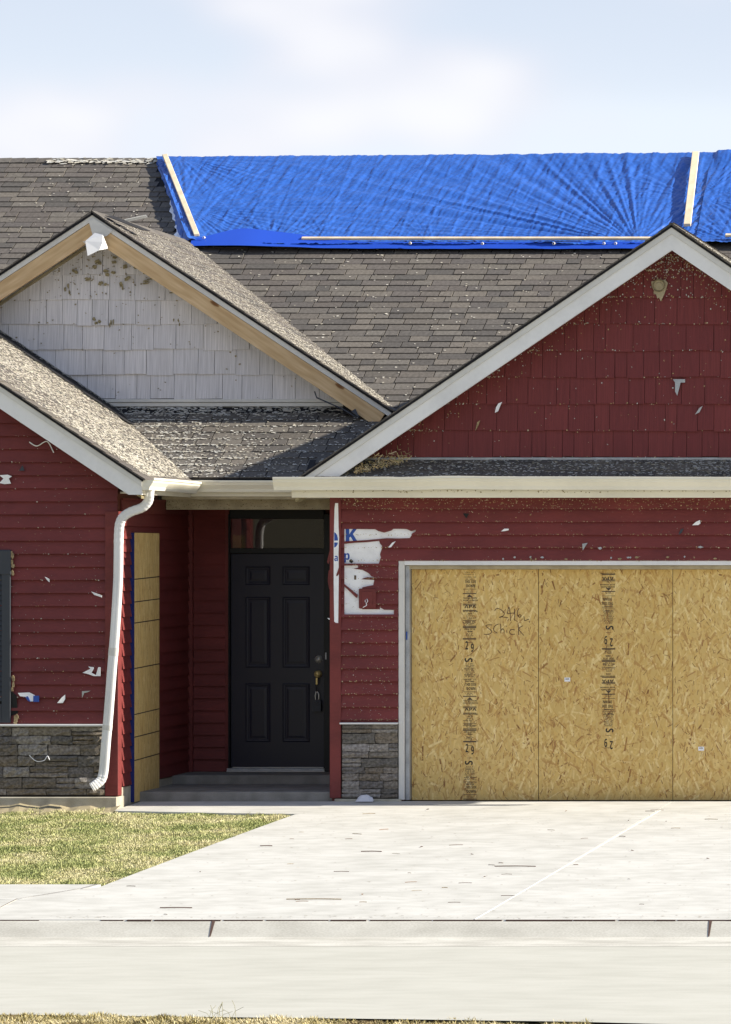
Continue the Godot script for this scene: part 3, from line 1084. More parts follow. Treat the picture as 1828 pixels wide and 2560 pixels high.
	# rake: drip strip, fascia board, soffit panels
	for side in [1.0, -1.0]:
		var rk = rake_line("rake_board", GX, GY, GS, 6.165, 0.022, 0.062, 0.255, 0.302, M.white_trim, house, 2.86, side)
		rake_line("rake_fascia", GX, GY, GS, 6.165, 0.085, 0.145, 0.255, 0.290, M.white, rk, 2.86, side)
		var sof = group_node("soffit", house)
		var x = 0.0
		while x < 3.35:
			var xa = GX + side * x
			var xb = GX + side * (x + 0.192)
			var st2 = mb()
			var ya = GY - GS * x
			var yb = GY - GS * (x + 0.192)
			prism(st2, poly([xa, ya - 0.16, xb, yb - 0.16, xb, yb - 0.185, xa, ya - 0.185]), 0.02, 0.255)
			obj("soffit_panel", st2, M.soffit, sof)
			x += 0.2
	# pent roof under the gable
	st = mb()
	plane_quad(st, Vector3(-0.5, 2.915, 0.305), Vector3(6.1, 2.915, 0.305), Vector3(6.1, 3.09, 0.005), Vector3(-0.5, 3.09, 0.005), Vector3(0, 1, 0.58), 0.02)
	var pent = obj("pent_roof", st, M.felt, house)
	var up = Vector3(0, 0.175, -0.30).normalized()
	var nrm = Vector3(0, 0.30, 0.175).normalized()
	var field = mb()
	for c in 3:
		var x = -0.5 + rng.randf() * 0.1
		while x < 6.0:
			var w = rng.randf_range(0.14, 0.34)
			var col = M.tab_cols[rng.randi() % 8]
			tab_into(field, Transform3D(Basis(Vector3.RIGHT, up, nrm), Vector3(x + w / 2, 2.915, 0.305) + up * (c * 0.142 - 0.012) + nrm * 0.002), w - 0.004, 0.145, 0.011, Color(col[0], col[1], col[2]))
			x += w
	stuff(obj("shingle_field", field, M.tab_field, pent))
	# broken round vent near the peak
	st = mb()
	lathe(st, [Vector2(0.062, 0.0), Vector2(0.062, 0.02), Vector2(0.056, 0.03), Vector2(0.052, 0.018), Vector2(0.048, 0.026), Vector2(0.04, 0.016), Vector2(0.028, 0.022), Vector2(0.0, 0.018)], Vector3(2.665, 4.665, 0.022), Vector3(0, 0, 1), 22)
	var vent = obj("gable_vent", st, M.beige, house)
	st = mb()
	prism(st, poly([2.595, 4.705, 2.60, 4.66, 2.62, 4.63, 2.615, 4.60, 2.64, 4.585, 2.65, 4.55, 2.665, 4.56, 2.68, 4.525, 2.70, 4.56, 2.72, 4.61, 2.745, 4.69, 2.72, 4.72]), 0.022, 0.038)
	obj("broken_rim", st, M.beige, vent)

func text(called, s, at, height, material, parent, sx = 1.0, bold = false, turn = 0.0, font = "Droid Sans"):
	var f = SystemFont.new()
	f.font_names = PackedStringArray([font])
	if bold:
		f.font_weight = 700
	var t = TextMesh.new()
	t.text = s
	t.font = f
	t.font_size = 32
	t.pixel_size = height / 23.0
	t.depth = 0.0008
	t.curve_step = 2.0
	t.horizontal_alignment = HORIZONTAL_ALIGNMENT_LEFT
	t.vertical_alignment = VERTICAL_ALIGNMENT_BOTTOM
	var o = obj(called, t, material, parent)
	o.position = at
	o.basis = Basis(Vector3(0, 0, 1), turn) * Basis.from_scale(Vector3(sx, 1, 1))
	return o

# ------------------------------------------------------------------ left wing
func build_wing_front():
	var z = 0.62
	var wall = group_node("wing_wall", house, Vector3(0, 0, z))
	var tri_p = gable(WX, WY - 0.1, WS, 0.0)
	tri_p = Geometry2D.intersect_polygons(tri_p, rect(-6.9, -2.09, 0.0, 6.0))[0]
	boards(wall, -4.6, -2.196, 0.725, 2.59, 0.1165, [], tri_p, M.red)
	boards(wall, -4.6, -2.09, 2.59, 4.2, 0.1165, [], tri_p, M.red)
	bx("corner_post", -2.196, -2.078, 0.085, 2.62, z - 0.10, z + 0.034, M.red, house)
	var veneer = bx("stone_veneer", -5.0, -2.196, 0.075, 0.70, z, z + 0.012, M.mortar, house, 0.0)
	stonework(veneer, -3.75, -2.20, 0.09, 0.698, 0.15, 0.44, z + 0.011)
	bx("stone_cap", -5.0, -2.196, 0.703, 0.722, z, z + 0.08, M.white, house)
	bx("foundation", -6.9, -2.075, -0.2, 0.074, z - 0.3, z + 0.10, M.foundation, house, 0.006)
	bx("foundation", -2.6, -2.082, -0.2, 0.15, -2.14, z - 0.12, M.foundation, house, 0.004)
	# rake and its soffit
	for side in [1.0]:
		var rk = rake_line("rake_board", WX, WY, WS, -1.797, 0.022, 0.055, 0.915, 0.96, M.white_trim, house, 2.70, side)
		rake_line("rake_fascia", WX, WY, WS, -1.797, 0.078, 0.15, 0.915, 0.948, M.white, rk, 2.762, side)
		var sof = group_node("soffit", house)
		var x = 0.0
		while x < 2.6:
			var st2 = mb()
			var ya = WY - WS * x
			var yb = WY - WS * (x + 0.192)
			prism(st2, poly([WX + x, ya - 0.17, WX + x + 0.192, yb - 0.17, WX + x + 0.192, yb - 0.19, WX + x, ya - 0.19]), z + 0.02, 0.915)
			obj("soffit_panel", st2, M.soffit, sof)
			x += 0.2
	# eave soffit and fascia along the side
	bx("eave_soffit", -2.08, -1.82, 2.778, 2.795, -1.15, 0.58, M.cream, house)
	bx("eave_fascia", -1.82, -1.798, 2.765, 2.89, -0.95, 0.914, M.cream, house)
	# shutter
	var sh = group_node("shutter", house)
	bx("stile", -3.113, -3.035, 0.735, 2.275, z + 0.018, z + 0.05, M.shutter, sh)
	bx("stile", -3.57, -3.49, 0.735, 2.275, z + 0.018, z + 0.05, M.shutter, sh)
	bx("rail", -3.49, -3.113, 2.06, 2.275, z + 0.018, z + 0.048, M.shutter, sh)
	bx("rail", -3.49, -3.113, 0.735, 0.90, z + 0.018, z + 0.048, M.shutter, sh)
	bx("backing", -3.49, -3.113, 0.90, 2.06, z + 0.017, z + 0.022, M.black, sh, 0.0)
	bx("shutter_cap", -3.14, -3.030, 2.055, 2.27, z + 0.03, z + 0.055, M.shutter, sh)
	var y = 0.93
	while y < 2.04:
		var st = mb()
		var a = Vector3(-3.49, y, z + 0.046)
		plane_quad(st, a, a + Vector3(0.375, 0, 0), a + Vector3(0.375, 0.04, -0.02), a + Vector3(0, 0.04, -0.02), Vector3(0, 0.4, 1), 0.005)
		obj("louver", st, M.shutter, sh)
		y += 0.045
	# side wall towards the porch: local x runs back from the front corner
	var side_wall = group_node("porch_side_wall", house, Vector3(-2.09, 0, z), PI / 2)
	boards(side_wall, 0.115, 2.76, 0.16, 2.74, 0.1165, [], null, M.red, 0.02)

func build_porch():
	var z = -2.14
	var wall = group_node("porch_back_wall", house, Vector3(0, 0, z))
	boards(wall, -2.04, -1.735, 0.165, 2.70, 0.1165, [], null, M.red)
	bx("corner_post", -2.088, -2.042, 0.16, 2.74, z, z + 0.045, M.red, house)
	bx("corner_post", -1.737, -1.70, 0.16, 2.70, z, z + 0.025, M.red, house)
	bx("porch_ceiling", -2.08, -0.31, 2.745, 2.775, -2.16, -1.0, M.beige, house)
	bx("porch_header", -2.075, -0.318, 2.652, 2.765, -1.24, -1.15, M.beige, house)
	# door unit
	var unit = group_node("entry_door", house)
	var x0 = -1.686
	var x1 = -0.788
	bx("door_jamb", -1.70, x0, 0.165, 2.62, z - 0.01, z + 0.06, M.frame, unit)
	bx("door_jamb", x1, -0.72, 0.165, 2.62, z - 0.01, z + 0.06, M.frame, unit)
	bx("door_jamb", -0.72, -0.305, 0.165, 2.745, z - 0.01, z + 0.02, M.red, unit)
	bx("door_head", x0, x1, 2.575, 2.66, z - 0.01, z + 0.05, M.frame, unit)
	bx("door_head", -1.735, -0.72, 2.66, 2.74, z - 0.01, z + 0.03, M.red, unit)
	bx("transom_bar", x0, x1, 2.245, 2.295, z - 0.03, z + 0.045, M.frame, unit)
	var pane = bx("transom_pane", x0 + 0.01, x1 - 0.01, 2.296, 2.574, z - 0.012, z - 0.006, M.glass, unit, 0.0)
	bx("inner_panel", -1.72, -0.74, 0.1, 2.7, z - 0.5, z - 0.47, M.black, house, 0.0)  # black sheet: darkness of the room behind the glass put into its colour
	bx("inner_panel", -1.70, -1.6, 0.1, 2.7, z - 0.47, z - 0.05, M.red, house, 0.0)
	var st = mb()
	box(st, Vector3(x0 + 0.002, 0.20, z - 0.04), Vector3(x1 - 0.002, 2.243, z + 0.005), 0.002)
	var slabm = obj("door_slab", st, M.navy, unit)
	var prof = [Vector2(0, 0.0), Vector2(0.010, 0.0055), Vector2(0.022, 0.0045), Vector2(0.030, 0.001), Vector2(0.040, 0.001), Vector2(0.058, 0.0035)]
	for p in [[-1.545, -1.308], [-1.192, -0.934]]:
		for q in [[1.945, 2.12], [1.155, 1.83], [0.445, 1.005]]:
			var ps = mb()
			rings(ps, p[0], p[1], q[0], q[1], z + 0.0055, prof)
			obj("door_panel", ps, M.navy, slabm)
	var th = bx("threshold", -1.71, -0.78, 0.166, 0.198, z - 0.05, z + 0.075, M.galv, unit)
	bx("threshold_nosing", -1.712, -0.778, 0.163, 0.176, z + 0.074, z + 0.084, M.steel, th)
	bx("threshold_sweep", -1.67, -0.80, 0.1985, 0.207, z + 0.006, z + 0.02, M.steel, th)
	# lock and knob
	st = mb(true)
	lathe(st, [Vector2(0.036, 0.0), Vector2(0.036, 0.006), Vector2(0.026, 0.013), Vector2(0.024, 0.008), Vector2(0.017, 0.009), Vector2(0.016, 0.018), Vector2(0.0, 0.019)], Vector3(-0.848, 1.235, z + 0.0055), Vector3(0, 0, 1), 28, 1.0)
	obj("deadbolt", st, M.steel, slabm)
	st = mb(true)
	lathe(st, [Vector2(0.034, 0.0), Vector2(0.033, 0.006), Vector2(0.016, 0.012), Vector2(0.014, 0.03), Vector2(0.028, 0.042), Vector2(0.033, 0.056), Vector2(0.028, 0.068), Vector2(0.0, 0.072)], Vector3(-0.848, 1.095, z + 0.0055), Vector3(0, 0, 1), 28, 1.0)
	obj("door_knob", st, M.brass, slabm)
	bx("strike_plate", -0.776, -0.762, 1.235, 1.30, z + 0.06, z + 0.063, M.galv, unit, 0.001)
	# key box hung from the knob
	var kb = group_node("key_box", self, Vector3(-0.852, 0.74, z + 0.05))
	tag(kb, "small grey padlock-style key box hanging from the front door knob", "lock box")
	st = mb()
	prism(st, poly([-0.048, 0.0, 0.036, 0.0, 0.036, 0.10, 0.02, 0.112, -0.022, 0.112, -0.036, 0.098]), -0.018, 0.018)
	obj("body", st, M.shutter, kb)
	st = mb()
	box(st, Vector3(-0.026, 0.05, 0.018), Vector3(0.02, 0.092, 0.022), 0.001)
	obj("dial_plate", st, M.navy, kb)
	st = mb()
	tube(st, smooth_path([Vector3(-0.018, 0.105, 0), Vector3(-0.018, 0.16, 0), Vector3(-0.006, 0.19, 0), Vector3(0.012, 0.16, 0), Vector3(0.012, 0.105, 0)]), 0.005)
	obj("shackle", st, M.steel, kb)
	st = mb()
	tube(st, smooth_path([Vector3(-0.004, 0.186, 0.004), Vector3(-0.012, 0.25, 0.004), Vector3(-0.004, 0.34, 0.0)]), 0.004)
	obj("strap", st, M.black, kb)
	st = mb()
	box(st, Vector3(-0.014, 0.255, 0.004), Vector3(0.006, 0.32, 0.014), 0.003)
	obj("key_tag", st, M.brass, kb)
	# two steps
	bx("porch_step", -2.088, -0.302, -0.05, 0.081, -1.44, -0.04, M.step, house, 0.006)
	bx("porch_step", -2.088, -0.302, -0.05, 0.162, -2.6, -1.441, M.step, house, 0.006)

# ------------------------------------------------------------------ middle gable
func build_dormer():
	var z = -2.4
	var st = mb()
	prism(st, gable(DX, DY - 0.06, DS, 3.0), z - 0.1, z - 0.001)
	obj("dormer_body", st, M.grey_back, house)
	var gw = group_node("dormer_wall", house, Vector3(0, 0, z))
	var rows = []
	for k in 8:
		rows.append(3.725 + 0.238 * k)
	shakes(gw, gable(DX, DY - 0.14, DS, 3.725), rows, 5.7, [M.grey_shake, M.grey_shake_b, M.grey_shake], [0.12, 0.30], 0.0)
	var half = (DY - 0.14 - 3.7) / DS
	bx("sill_trim", DX - half, DX + half - 0.12, 3.695, 3.726, z, z + 0.03, M.white_trim, house)
	bx("sill_trim", DX - half, DX + half - 0.02, 3.655, 3.692, z, z + 0.018, M.white_trim, house)
	# frieze along the wall, bare rafter boards, metal drip edge
	var ang = atan(DS)
	for side in [1.0, -1.0]:
		rake_line("frieze_board", DX, DY, DS, 0.05, 0.215, 0.03, z + 0.002, z + 0.03, M.beige, house, 3.70, side)
		rake_line("drip_edge", DX, DY, DS, -0.15, 0.022, 0.058, -2.135, -2.096, M.white_trim, house, -99, side)
		var l = 3.22 if side > 0 else 3.6
		var start = 0.10 if side > 0 else 0.03
		st = mb()
		var b0 = Vector3(0, -0.14, -0.019)
		box(st, Vector3(0.0, -0.145, -0.02), Vector3(l, 0.0, 0.02), 0.003)
		var o = obj("bare_rafter_board", st, M.wood, house)
		# long axis down the slope
		o.transform = Transform3D(Basis(Vector3(0, 0, 1), -ang) if side > 0 else Basis(Vector3(0, 1, 0), PI) * Basis(Vector3(0, 0, 1), -ang), Vector3(DX + side * start, DY - start * DS - 0.083, -2.122))
	# soffit: boards underneath, partly torn off on the left side
	var sof = group_node("soffit", house)
	var x = 0.55
	while x < 2.9:
		st = mb()
		var ya = DY - DS * x
		var yb = DY - DS * (x + 0.19)
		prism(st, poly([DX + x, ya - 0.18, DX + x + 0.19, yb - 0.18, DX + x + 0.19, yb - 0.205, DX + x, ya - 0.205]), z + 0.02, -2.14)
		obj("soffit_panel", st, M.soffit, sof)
		x += 0.2
	x = 0.95
	while x < 3.2:
		st = mb()
		var ya = DY - DS * x
		var yb = DY - DS * (x + 0.15)
		prism(st, poly([DX - x, ya - 0.20, DX - x - 0.15, yb - 0.2, DX - x - 0.15, yb - 0.225, DX - x, ya - 0.225]), z + 0.02, -2.22)
		obj("soffit_panel", st, M.soffit, sof)
		x += 0.2
	# torn metal at the peak: a sheet still on the ridge and one bent outwards
	st = mb()
	prism(st, poly([-3.03, 5.41, -2.985, 5.44, -2.80, 5.32, -2.86, 5.27, -2.93, 5.25, -2.99, 5.27]), -2.10, -2.085)
	var torn = obj("torn_fascia_metal", st, M.white_trim, house)
	st = mb()
	var q = [Vector3(-3.035, 5.215, -1.98), Vector3(-2.875, 5.275, -2.0), Vector3(-2.87, 5.20, -1.97), Vector3(-2.895, 5.125, -1.95), Vector3(-3.0, 5.07, -1.93)]
	for k in range(1, 4):
		tri(st, q[0], q[k], q[k + 1], Vector3(0.5, 0, 1))
	for k in 5:
		var a = q[k]
		var b = q[(k + 1) % 5]
		quad(st, a, b, b + Vector3(-0.004, 0, -0.006), a + Vector3(-0.004, 0, -0.006), Vector3(0, 1, 0))
	tri(st, q[1], q[2], Vector3(-2.845, 5.15, -2.09), Vector3(1, 0, 0.3))
	tri(st, q[2], q[3], Vector3(-2.845, 5.15, -2.09), Vector3(1, 0, 0.3))
	tri(st, q[0], Vector3(-3.09, 5.22, -2.09), Vector3(-3.03, 5.17, -2.05), Vector3(0, 0, 1))
	tri(st, q[0], Vector3(-2.97, 5.30, -2.08), q[1], Vector3(0, 1, 1))
	obj("bent_metal_sheet", st, M.white, torn)
	# blunt end of the right eave: dark opening, crumpled flashing
	st = mb()
	prism(st, poly([-0.62, 3.70, -0.30, 3.66, -0.16, 3.60, -0.20, 3.575, -0.62, 3.575]), -2.39, -2.16)
	obj("eave_end", st, M.felt, house)
	st = mb()
	var f = [Vector3(-0.90, 3.79, -2.2), Vector3(-0.86, 3.73, -2.1), Vector3(-0.60, 3.615, -2.1), Vector3(-0.47, 3.535, -2.08), Vector3(-0.455, 3.545, -2.12)]
	tube(st, f, 0.007, 5)
	tri(st, Vector3(-0.53, 3.60, -2.09), Vector3(-0.49, 3.625, -2.09), Vector3(-0.445, 3.54, -2.06), Vector3(0, 0, 1))
	tri(st, Vector3(-0.53, 3.60, -2.09), Vector3(-0.47, 3.545, -2.08), Vector3(-0.445, 3.54, -2.06), Vector3(0, 0, 1))
	obj("crumpled_flashing", st, M.shutter, house)
	# bits of metal and shingle curled off the ridge
	st = mb()
	plane_quad(st, Vector3(-2.79, 5.46, -2.5), Vector3(-2.63, 5.52, -2.7), Vector3(-2.63, 5.50, -2.75), Vector3(-2.79, 5.44, -2.55), Vector3(0, 1, 0.3), 0.004)
	obj("loose_drip_edge", st, M.galv, house)
	st = mb()
	plane_quad(st, Vector3(-2.9, 5.475, -2.2), Vector3(-2.62, 5.36, -2.5), Vector3(-2.6, 5.37, -2.75), Vector3(-2.88, 5.49, -2.45), Vector3(0.5, 1, 0.3), 0.006)
	obj("lifted_shingle", st, M.felt, house)

# ------------------------------------------------------------------ gutters
func gutter_section():
	# (outwards, up): K profile, hollow on top
	return [Vector2(0, 0), Vector2(0, -0.118), Vector2(0.068, -0.118), Vector2(0.072, -0.105), Vector2(0.078, -0.085), Vector2(0.094, -0.062), Vector2(0.106, -0.045), Vector2(0.110, -0.024), Vector2(0.121, -0.022), Vector2(0.121, -0.002), Vector2(0.112, 0.0), Vector2(0.110, -0.02), Vector2(0.006, -0.02), Vector2(0.006, 0)]

func gutter(called, path, out, scale, parent):
	var st = mb()
	var sec = gutter_section()
	var n = sec.size()
	for k in range(path.size() - 1):
		for j in n:
			var a = sec[j] * scale
			var b = sec[(j + 1) % n] * scale
			var nn = b - a
			var up = Vector3.UP
			quad(st, path[k] + out * a.x + up * a.y, path[k] + out * b.x + up * b.y, path[k + 1] + out * b.x + up * b.y, path[k + 1] + out * a.x + up * a.y, out * -nn.y + up * nn.x)
	for e in [0, path.size() - 1]:
		var pl = PackedVector2Array()
		for p in sec:
			pl.append(p * scale)
		var ids = Geometry2D.triangulate_polygon(pl)
		var nrm = (path[0] - path[1]) if e == 0 else (path[-1] - path[-2])
		for k in range(0, ids.size(), 3):
			var v = []
			for j in 3:
				v.append(path[e] + out * pl[ids[k + j]].x + Vector3.UP * pl[ids[k + j]].y)
			tri(st, v[0], v[1], v[2], nrm)
	return obj(called, st, M.cream, parent)

func build_gutters():
	# garage eave
	var path = []
	for k in 60:
		var x = -0.752 + k * 0.13
		var dent = 0.006 * exp(-pow((x - 0.85) / 0.28, 2)) - 0.004 * exp(-pow((x - 0.45) / 0.12, 2))
		path.append(Vector3(x, 2.93 + dent + 0.003 * sin(x * 1.1), 0.30 + 0.5 * dent + 0.0015 * sin(x * 7.0)))
	gutter("gutter", path, Vector3(0, 0, 1), 1.0, house)
	bx("eave_fascia", -0.61, 6.2, 2.745, 2.86, 0.255, 0.282, M.cream, house)
	bx("eave_soffit", -0.60, 6.2, 2.752, 2.765, 0.0, 0.254, M.cream, house)
	bx("garage_eave_return", -0.60, -0.315, 2.752, 2.766, -1.0, -0.001, M.cream, house)
	# porch eave
	gutter("gutter", [Vector3(-1.80, 2.922, -1.0), Vector3(-0.9, 2.92, -1.0), Vector3(-0.2, 2.918, -1.0)], Vector3(0, 0, 1), 0.92, house)
	bx("eave_fascia", -1.82, -0.2, 2.745, 2.90, -1.03, -1.002, M.cream, house)
	# wing side eave: runs back to the inside corner
	var g = gutter("gutter", [Vector3(-1.795, 2.912, 0.955), Vector3(-1.795, 2.912, 0.2), Vector3(-1.795, 2.907, -0.9)], Vector3(1, 0, 0), 0.92, house)
	# downspout, knocked loose and leaning
	var z = 0.78
	var pts = [Vector3(-1.773, 2.83, z - 0.02), Vector3(-1.772, 2.76, z), Vector3(-1.785, 2.70, z), Vector3(-1.835, 2.65, z), Vector3(-1.93, 2.615, z), Vector3(-2.0, 2.57, z), Vector3(-2.034, 2.50, z), Vector3(-2.043, 2.38, z), Vector3(-2.045, 2.2, z), Vector3(-2.050, 1.98, z), Vector3(-2.073, 1.55, z + 0.01), Vector3(-2.100, 1.2, z + 0.015), Vector3(-2.128, 0.82, z + 0.02), Vector3(-2.148, 0.6, z + 0.02), Vector3(-2.162, 0.42, z + 0.02), Vector3(-2.172, 0.31, z + 0.02), Vector3(-2.19, 0.235, z + 0.03), Vector3(-2.235, 0.19, z + 0.05), Vector3(-2.268, 0.168, z + 0.06)]
	var path2 = smooth_path(pts, 5)
	var sec = []
	for k in 24:
		var a = TAU * k / 24.0
		var rr = 1.0 / pow(pow(abs(cos(a)), 4.0) + pow(abs(sin(a)), 4.0), 0.25)
		var groove = 1.0 - 0.05 * (1.0 if k % 4 == 2 else 0.0)
		sec.append(Vector2(cos(a) * 0.041, sin(a) * 0.03) * rr * groove)
	# crimps in the elbows
	var st = mb()
	var rings_ = []
	for k in path2.size():
		var t = (path2[min(k + 1, path2.size() - 1)] - path2[max(k - 1, 0)]).normalized()
		var up = Vector3(0, 0, 1)
		var side = t.cross(up).normalized()
		up = side.cross(t).normalized()
		var f = 1.0
		if (k > 5 and k < 38) or k > 76:
			f = 1.0 + (0.035 if k % 2 == 0 else -0.02)
		var ring = []
		for p in sec:
			ring.append(path2[k] + side * p.x * f + up * p.y * f)
		rings_.append(ring)
	for k in range(path2.size() - 1):
		var mid = (path2[k] + path2[k + 1]) / 2.0
		for j in 24:
			var a = rings_[k][j]
			var b = rings_[k][(j + 1) % 24]
			var c = rings_[k + 1][(j + 1) % 24]
			var d = rings_[k + 1][j]
			quad(st, a, b, c, d, (a + c) / 2.0 - mid)
	var ds = obj("downspout", st, M.white, house)
	ds.set_meta("label", "white downspout hanging crooked from the wing gutter")
	for y in [52, 62]:
		st = mb()
		for j in 24:
			var mid = path2[y]
			quad(st, mid + (rings_[y][j] - mid) * 1.05, mid + (rings_[y][(j + 1) % 24] - mid) * 1.05, mid + (rings_[y + 1][(j + 1) % 24] - mid) * 1.05, mid + (rings_[y + 1][j] - mid) * 1.05, rings_[y][j] - mid)
		obj("strap", st, M.white_trim, ds)
	st = mb()
	tri(st, rings_[-1][0], rings_[-1][8], rings_[-1][16], Vector3(-1, 0, 0))
	for j in range(1, 23):
		tri(st, (rings_[-1][0] + rings_[-3][0]) / 2, (rings_[-1][j] + rings_[-3][j]) / 2, (rings_[-1][j + 1] + rings_[-3][j + 1]) / 2, Vector3(-1, 0, 0))
	obj("spout_mouth", st, M.black, ds)

# ------------------------------------------------------------------ plywood
func panel_box(called, x0, x1, y0, y1, z0, z1, material, parent, flip, u1 = 1.0, edge = null):
	var o = group_node(called, parent)
	var st = mb()
	st.set_smooth_group(-1)
	var v = [Vector3(x0, y0, z1), Vector3(x1, y0, z1), Vector3(x1, y1, z1), Vector3(x0, y1, z1)]
	var uv = [Vector2(0, 1), Vector2(u1, 1), Vector2(u1, 0), Vector2(0, 0)]
	if flip & 1:
		for k in 4: uv[k].x = 1.0 - uv[k].x
	if flip & 2:
		for k in 4: uv[k].y = 1.0 - uv[k].y
	for k in [0, 2, 1, 0, 3, 2]:
		st.set_uv(uv[k])
		st.add_vertex(v[k])
	st.generate_normals()
	var face = obj("face", st, material, o)
	st = mb()
	box(st, Vector3(x0, y0, z0), Vector3(x1, y1, z1 - 0.0008), 0.0)
	obj("edge", st, edge if edge else M.tan, o)
	return o

func fine_print(st, x0, x1, y, h, z, r, dens = 0.72):
	var x = x0
	while x < x1:
		var w = r.randf_range(0.0022, 0.0065)
		if r.randf() < dens:
			box(st, Vector3(x, y, z), Vector3(min(x + w, x1), y + h, z + 0.0007))
		x += w + r.randf_range(0.0015, 0.003)

func stamp(parent, cx, y0, z, ymin, ymax, upside):
	# one repeat of the grade stamp, 0.933 m; every item placed by its distance below the top of the repeat
	var k = 0.00051
	var rr = RandomNumberGenerator.new()
	rr.seed = int(abs(cx) * 1000 + abs(y0) * 77 + 3)
	var holder = group_node("grade_stamp", parent)
	var big = [["THIS SIDE", 380, 48, 0.0, 165], ["DOWN", 458, 52, 0.0, 125], ["Georgia-Pacific", 652, 26, 0.0, 225], ["BLUE RIBBON", 690, 22, 0.0, 228], ["APA", 828, 52, 0.0, 180], ["RATED SHEATHING", 890, 24, 0.0, 235], ["24/16", 935, 30, 0.0, 80], ["2R22 2F16", 1212, 30, 0.0, 200], ["W24", 1250, 26, 0.0, 70], ["2", 1600, 150, -48.0, 62], ["9", 1640, 150, 52.0, 62], ["S", 1680, 0, 0.0, 0]]
	var bars = mb()
	var any = false
	for b in [[472, 8, 235], [552, 16, 240], [738, 10, 240], [756, 12, 240], [850, 12, 240], [1030, 10, 240], [1132, 16, 240], [1156, 18, 240], [1358, 24, 240], [1425, 8, 110], [1648, 6, 100], [2072, 6, 235], [2110, 10, 150]]:
		var y = y0 - b[1 - 1] * k
		var hh = b[1] * k
		var yy = y
		if upside:
			yy = 2.0 * (y0 - 0.4665) - y
		if yy < ymin or yy > ymax:
			continue
		box(bars, Vector3(cx - b[2] * k / 2, yy - hh / 2, z), Vector3(cx + b[2] * k / 2, yy + hh / 2, z + 0.0007))
		any = true
	# triangle
	var ty = y0 - 615 * k
	var tt = 2.0 * (y0 - 0.4665) - ty if upside else ty
	if tt > ymin + 0.02 and tt < ymax - 0.02:
		var sgn = -1.0 if upside else 1.0
		prism(bars, poly([cx - 0.026, tt, cx + 0.026, tt, cx, tt + 0.026 * sgn]), z, z + 0.0007)
		any = true
	for row in [[505, 14, 90], [530, 12, 110], [712, 14, 70], [955, 12, 110], [975, 12, 130], [995, 16, 230], [1012, 10, 80], [1055, 14, 190], [1075, 16, 230], [1090, 12, 200], [1108, 10, 120], [1230, 12, 110], [1268, 12, 110], [1290, 14, 120], [1310, 14, 130], [1332, 12, 110], [1390, 10, 60], [1810, 14, 130], [1835, 12, 170], [1860, 14, 150], [1885, 12, 180], [1905, 12, 170], [1930, 14, 190], [1955, 12, 180], [1980, 12, 150], [2005, 14, 190], [2030, 12, 150], [180, 14, 190], [212, 10, 220], [265, 14, 235], [300, 12, 150]]:
		var y = y0 - row[0] * k
		if upside:
			y = 2.0 * (y0 - 0.4665) - y
		if y < ymin or y > ymax:
			continue
		fine_print(bars, cx - row[2] * k / 2, cx + row[2] * k / 2, y, row[1] * k, z, rr)
		any = true
	for b in big:
		var y = y0 - b[1] * k
		var hh = b[2] * k
		if b[0] == "S":
			# lies on its side
			var yc = y0 - 1725 * k
			if upside:
				yc = 2.0 * (y0 - 0.4665) - yc
			if yc - 0.05 > ymin and yc + 0.05 < ymax:
				text("stamp_letter", "S", Vector3(cx + (0.052 if not upside else -0.052), yc + (-0.026 if not upside else 0.026), z), 0.072, M.ink, holder, 0.85, true, PI / 2 if not upside else -PI / 2)
			continue
		if upside:
			y = 2.0 * (y0 - 0.4665) - y
		var lo = y - hh if upside else y
		if lo < ymin or lo + hh > ymax:
			continue
		var est = {"THIS SIDE": 5.3, "DOWN": 3.3, "Georgia-Pacific": 9.2, "BLUE RIBBON": 7.9, "APA": 2.3, "RATED SHEATHING": 11.0, "24/16": 3.3, "2R22 2F16": 6.6, "W24": 2.5, "2": 0.8, "9": 0.8}[b[0]] * hh
		var sx = b[4] * k / est
		var xx = cx + b[3] * k * (-1.0 if upside else 1.0)
		if upside:
			text("stamp_letter", b[0], Vector3(xx + b[4] * k / 2, y, z), hh, M.ink, holder, sx, true, PI)
		else:
			text("stamp_letter", b[0], Vector3(xx - b[4] * k / 2, y, z), hh, M.ink, holder, sx, true)
	if any:
		obj("fine_print", bars, M.ink_soft, holder)

func stroke(st, list, ox, oy, s, z, w):
	var pts = []
	for k in range(0, list.size(), 2):
		pts.append(Vector3((ox + list[k] * s - 914.0) / 276.0, (2004.0 - oy - list[k + 1] * s) / 276.0, z))
	var path = smooth_path(pts, 4) if pts.size() > 2 else pts
	for k in range(path.size() - 1):
		var d = (path[k + 1] - path[k]).normalized()
		var n = Vector3(-d.y, d.x, 0) * w
		var e = d * w * 0.6
		quad(st, path[k] - n - e, path[k] + n - e, path[k + 1] + n + e, path[k + 1] - n + e, Vector3(0, 0, 1))

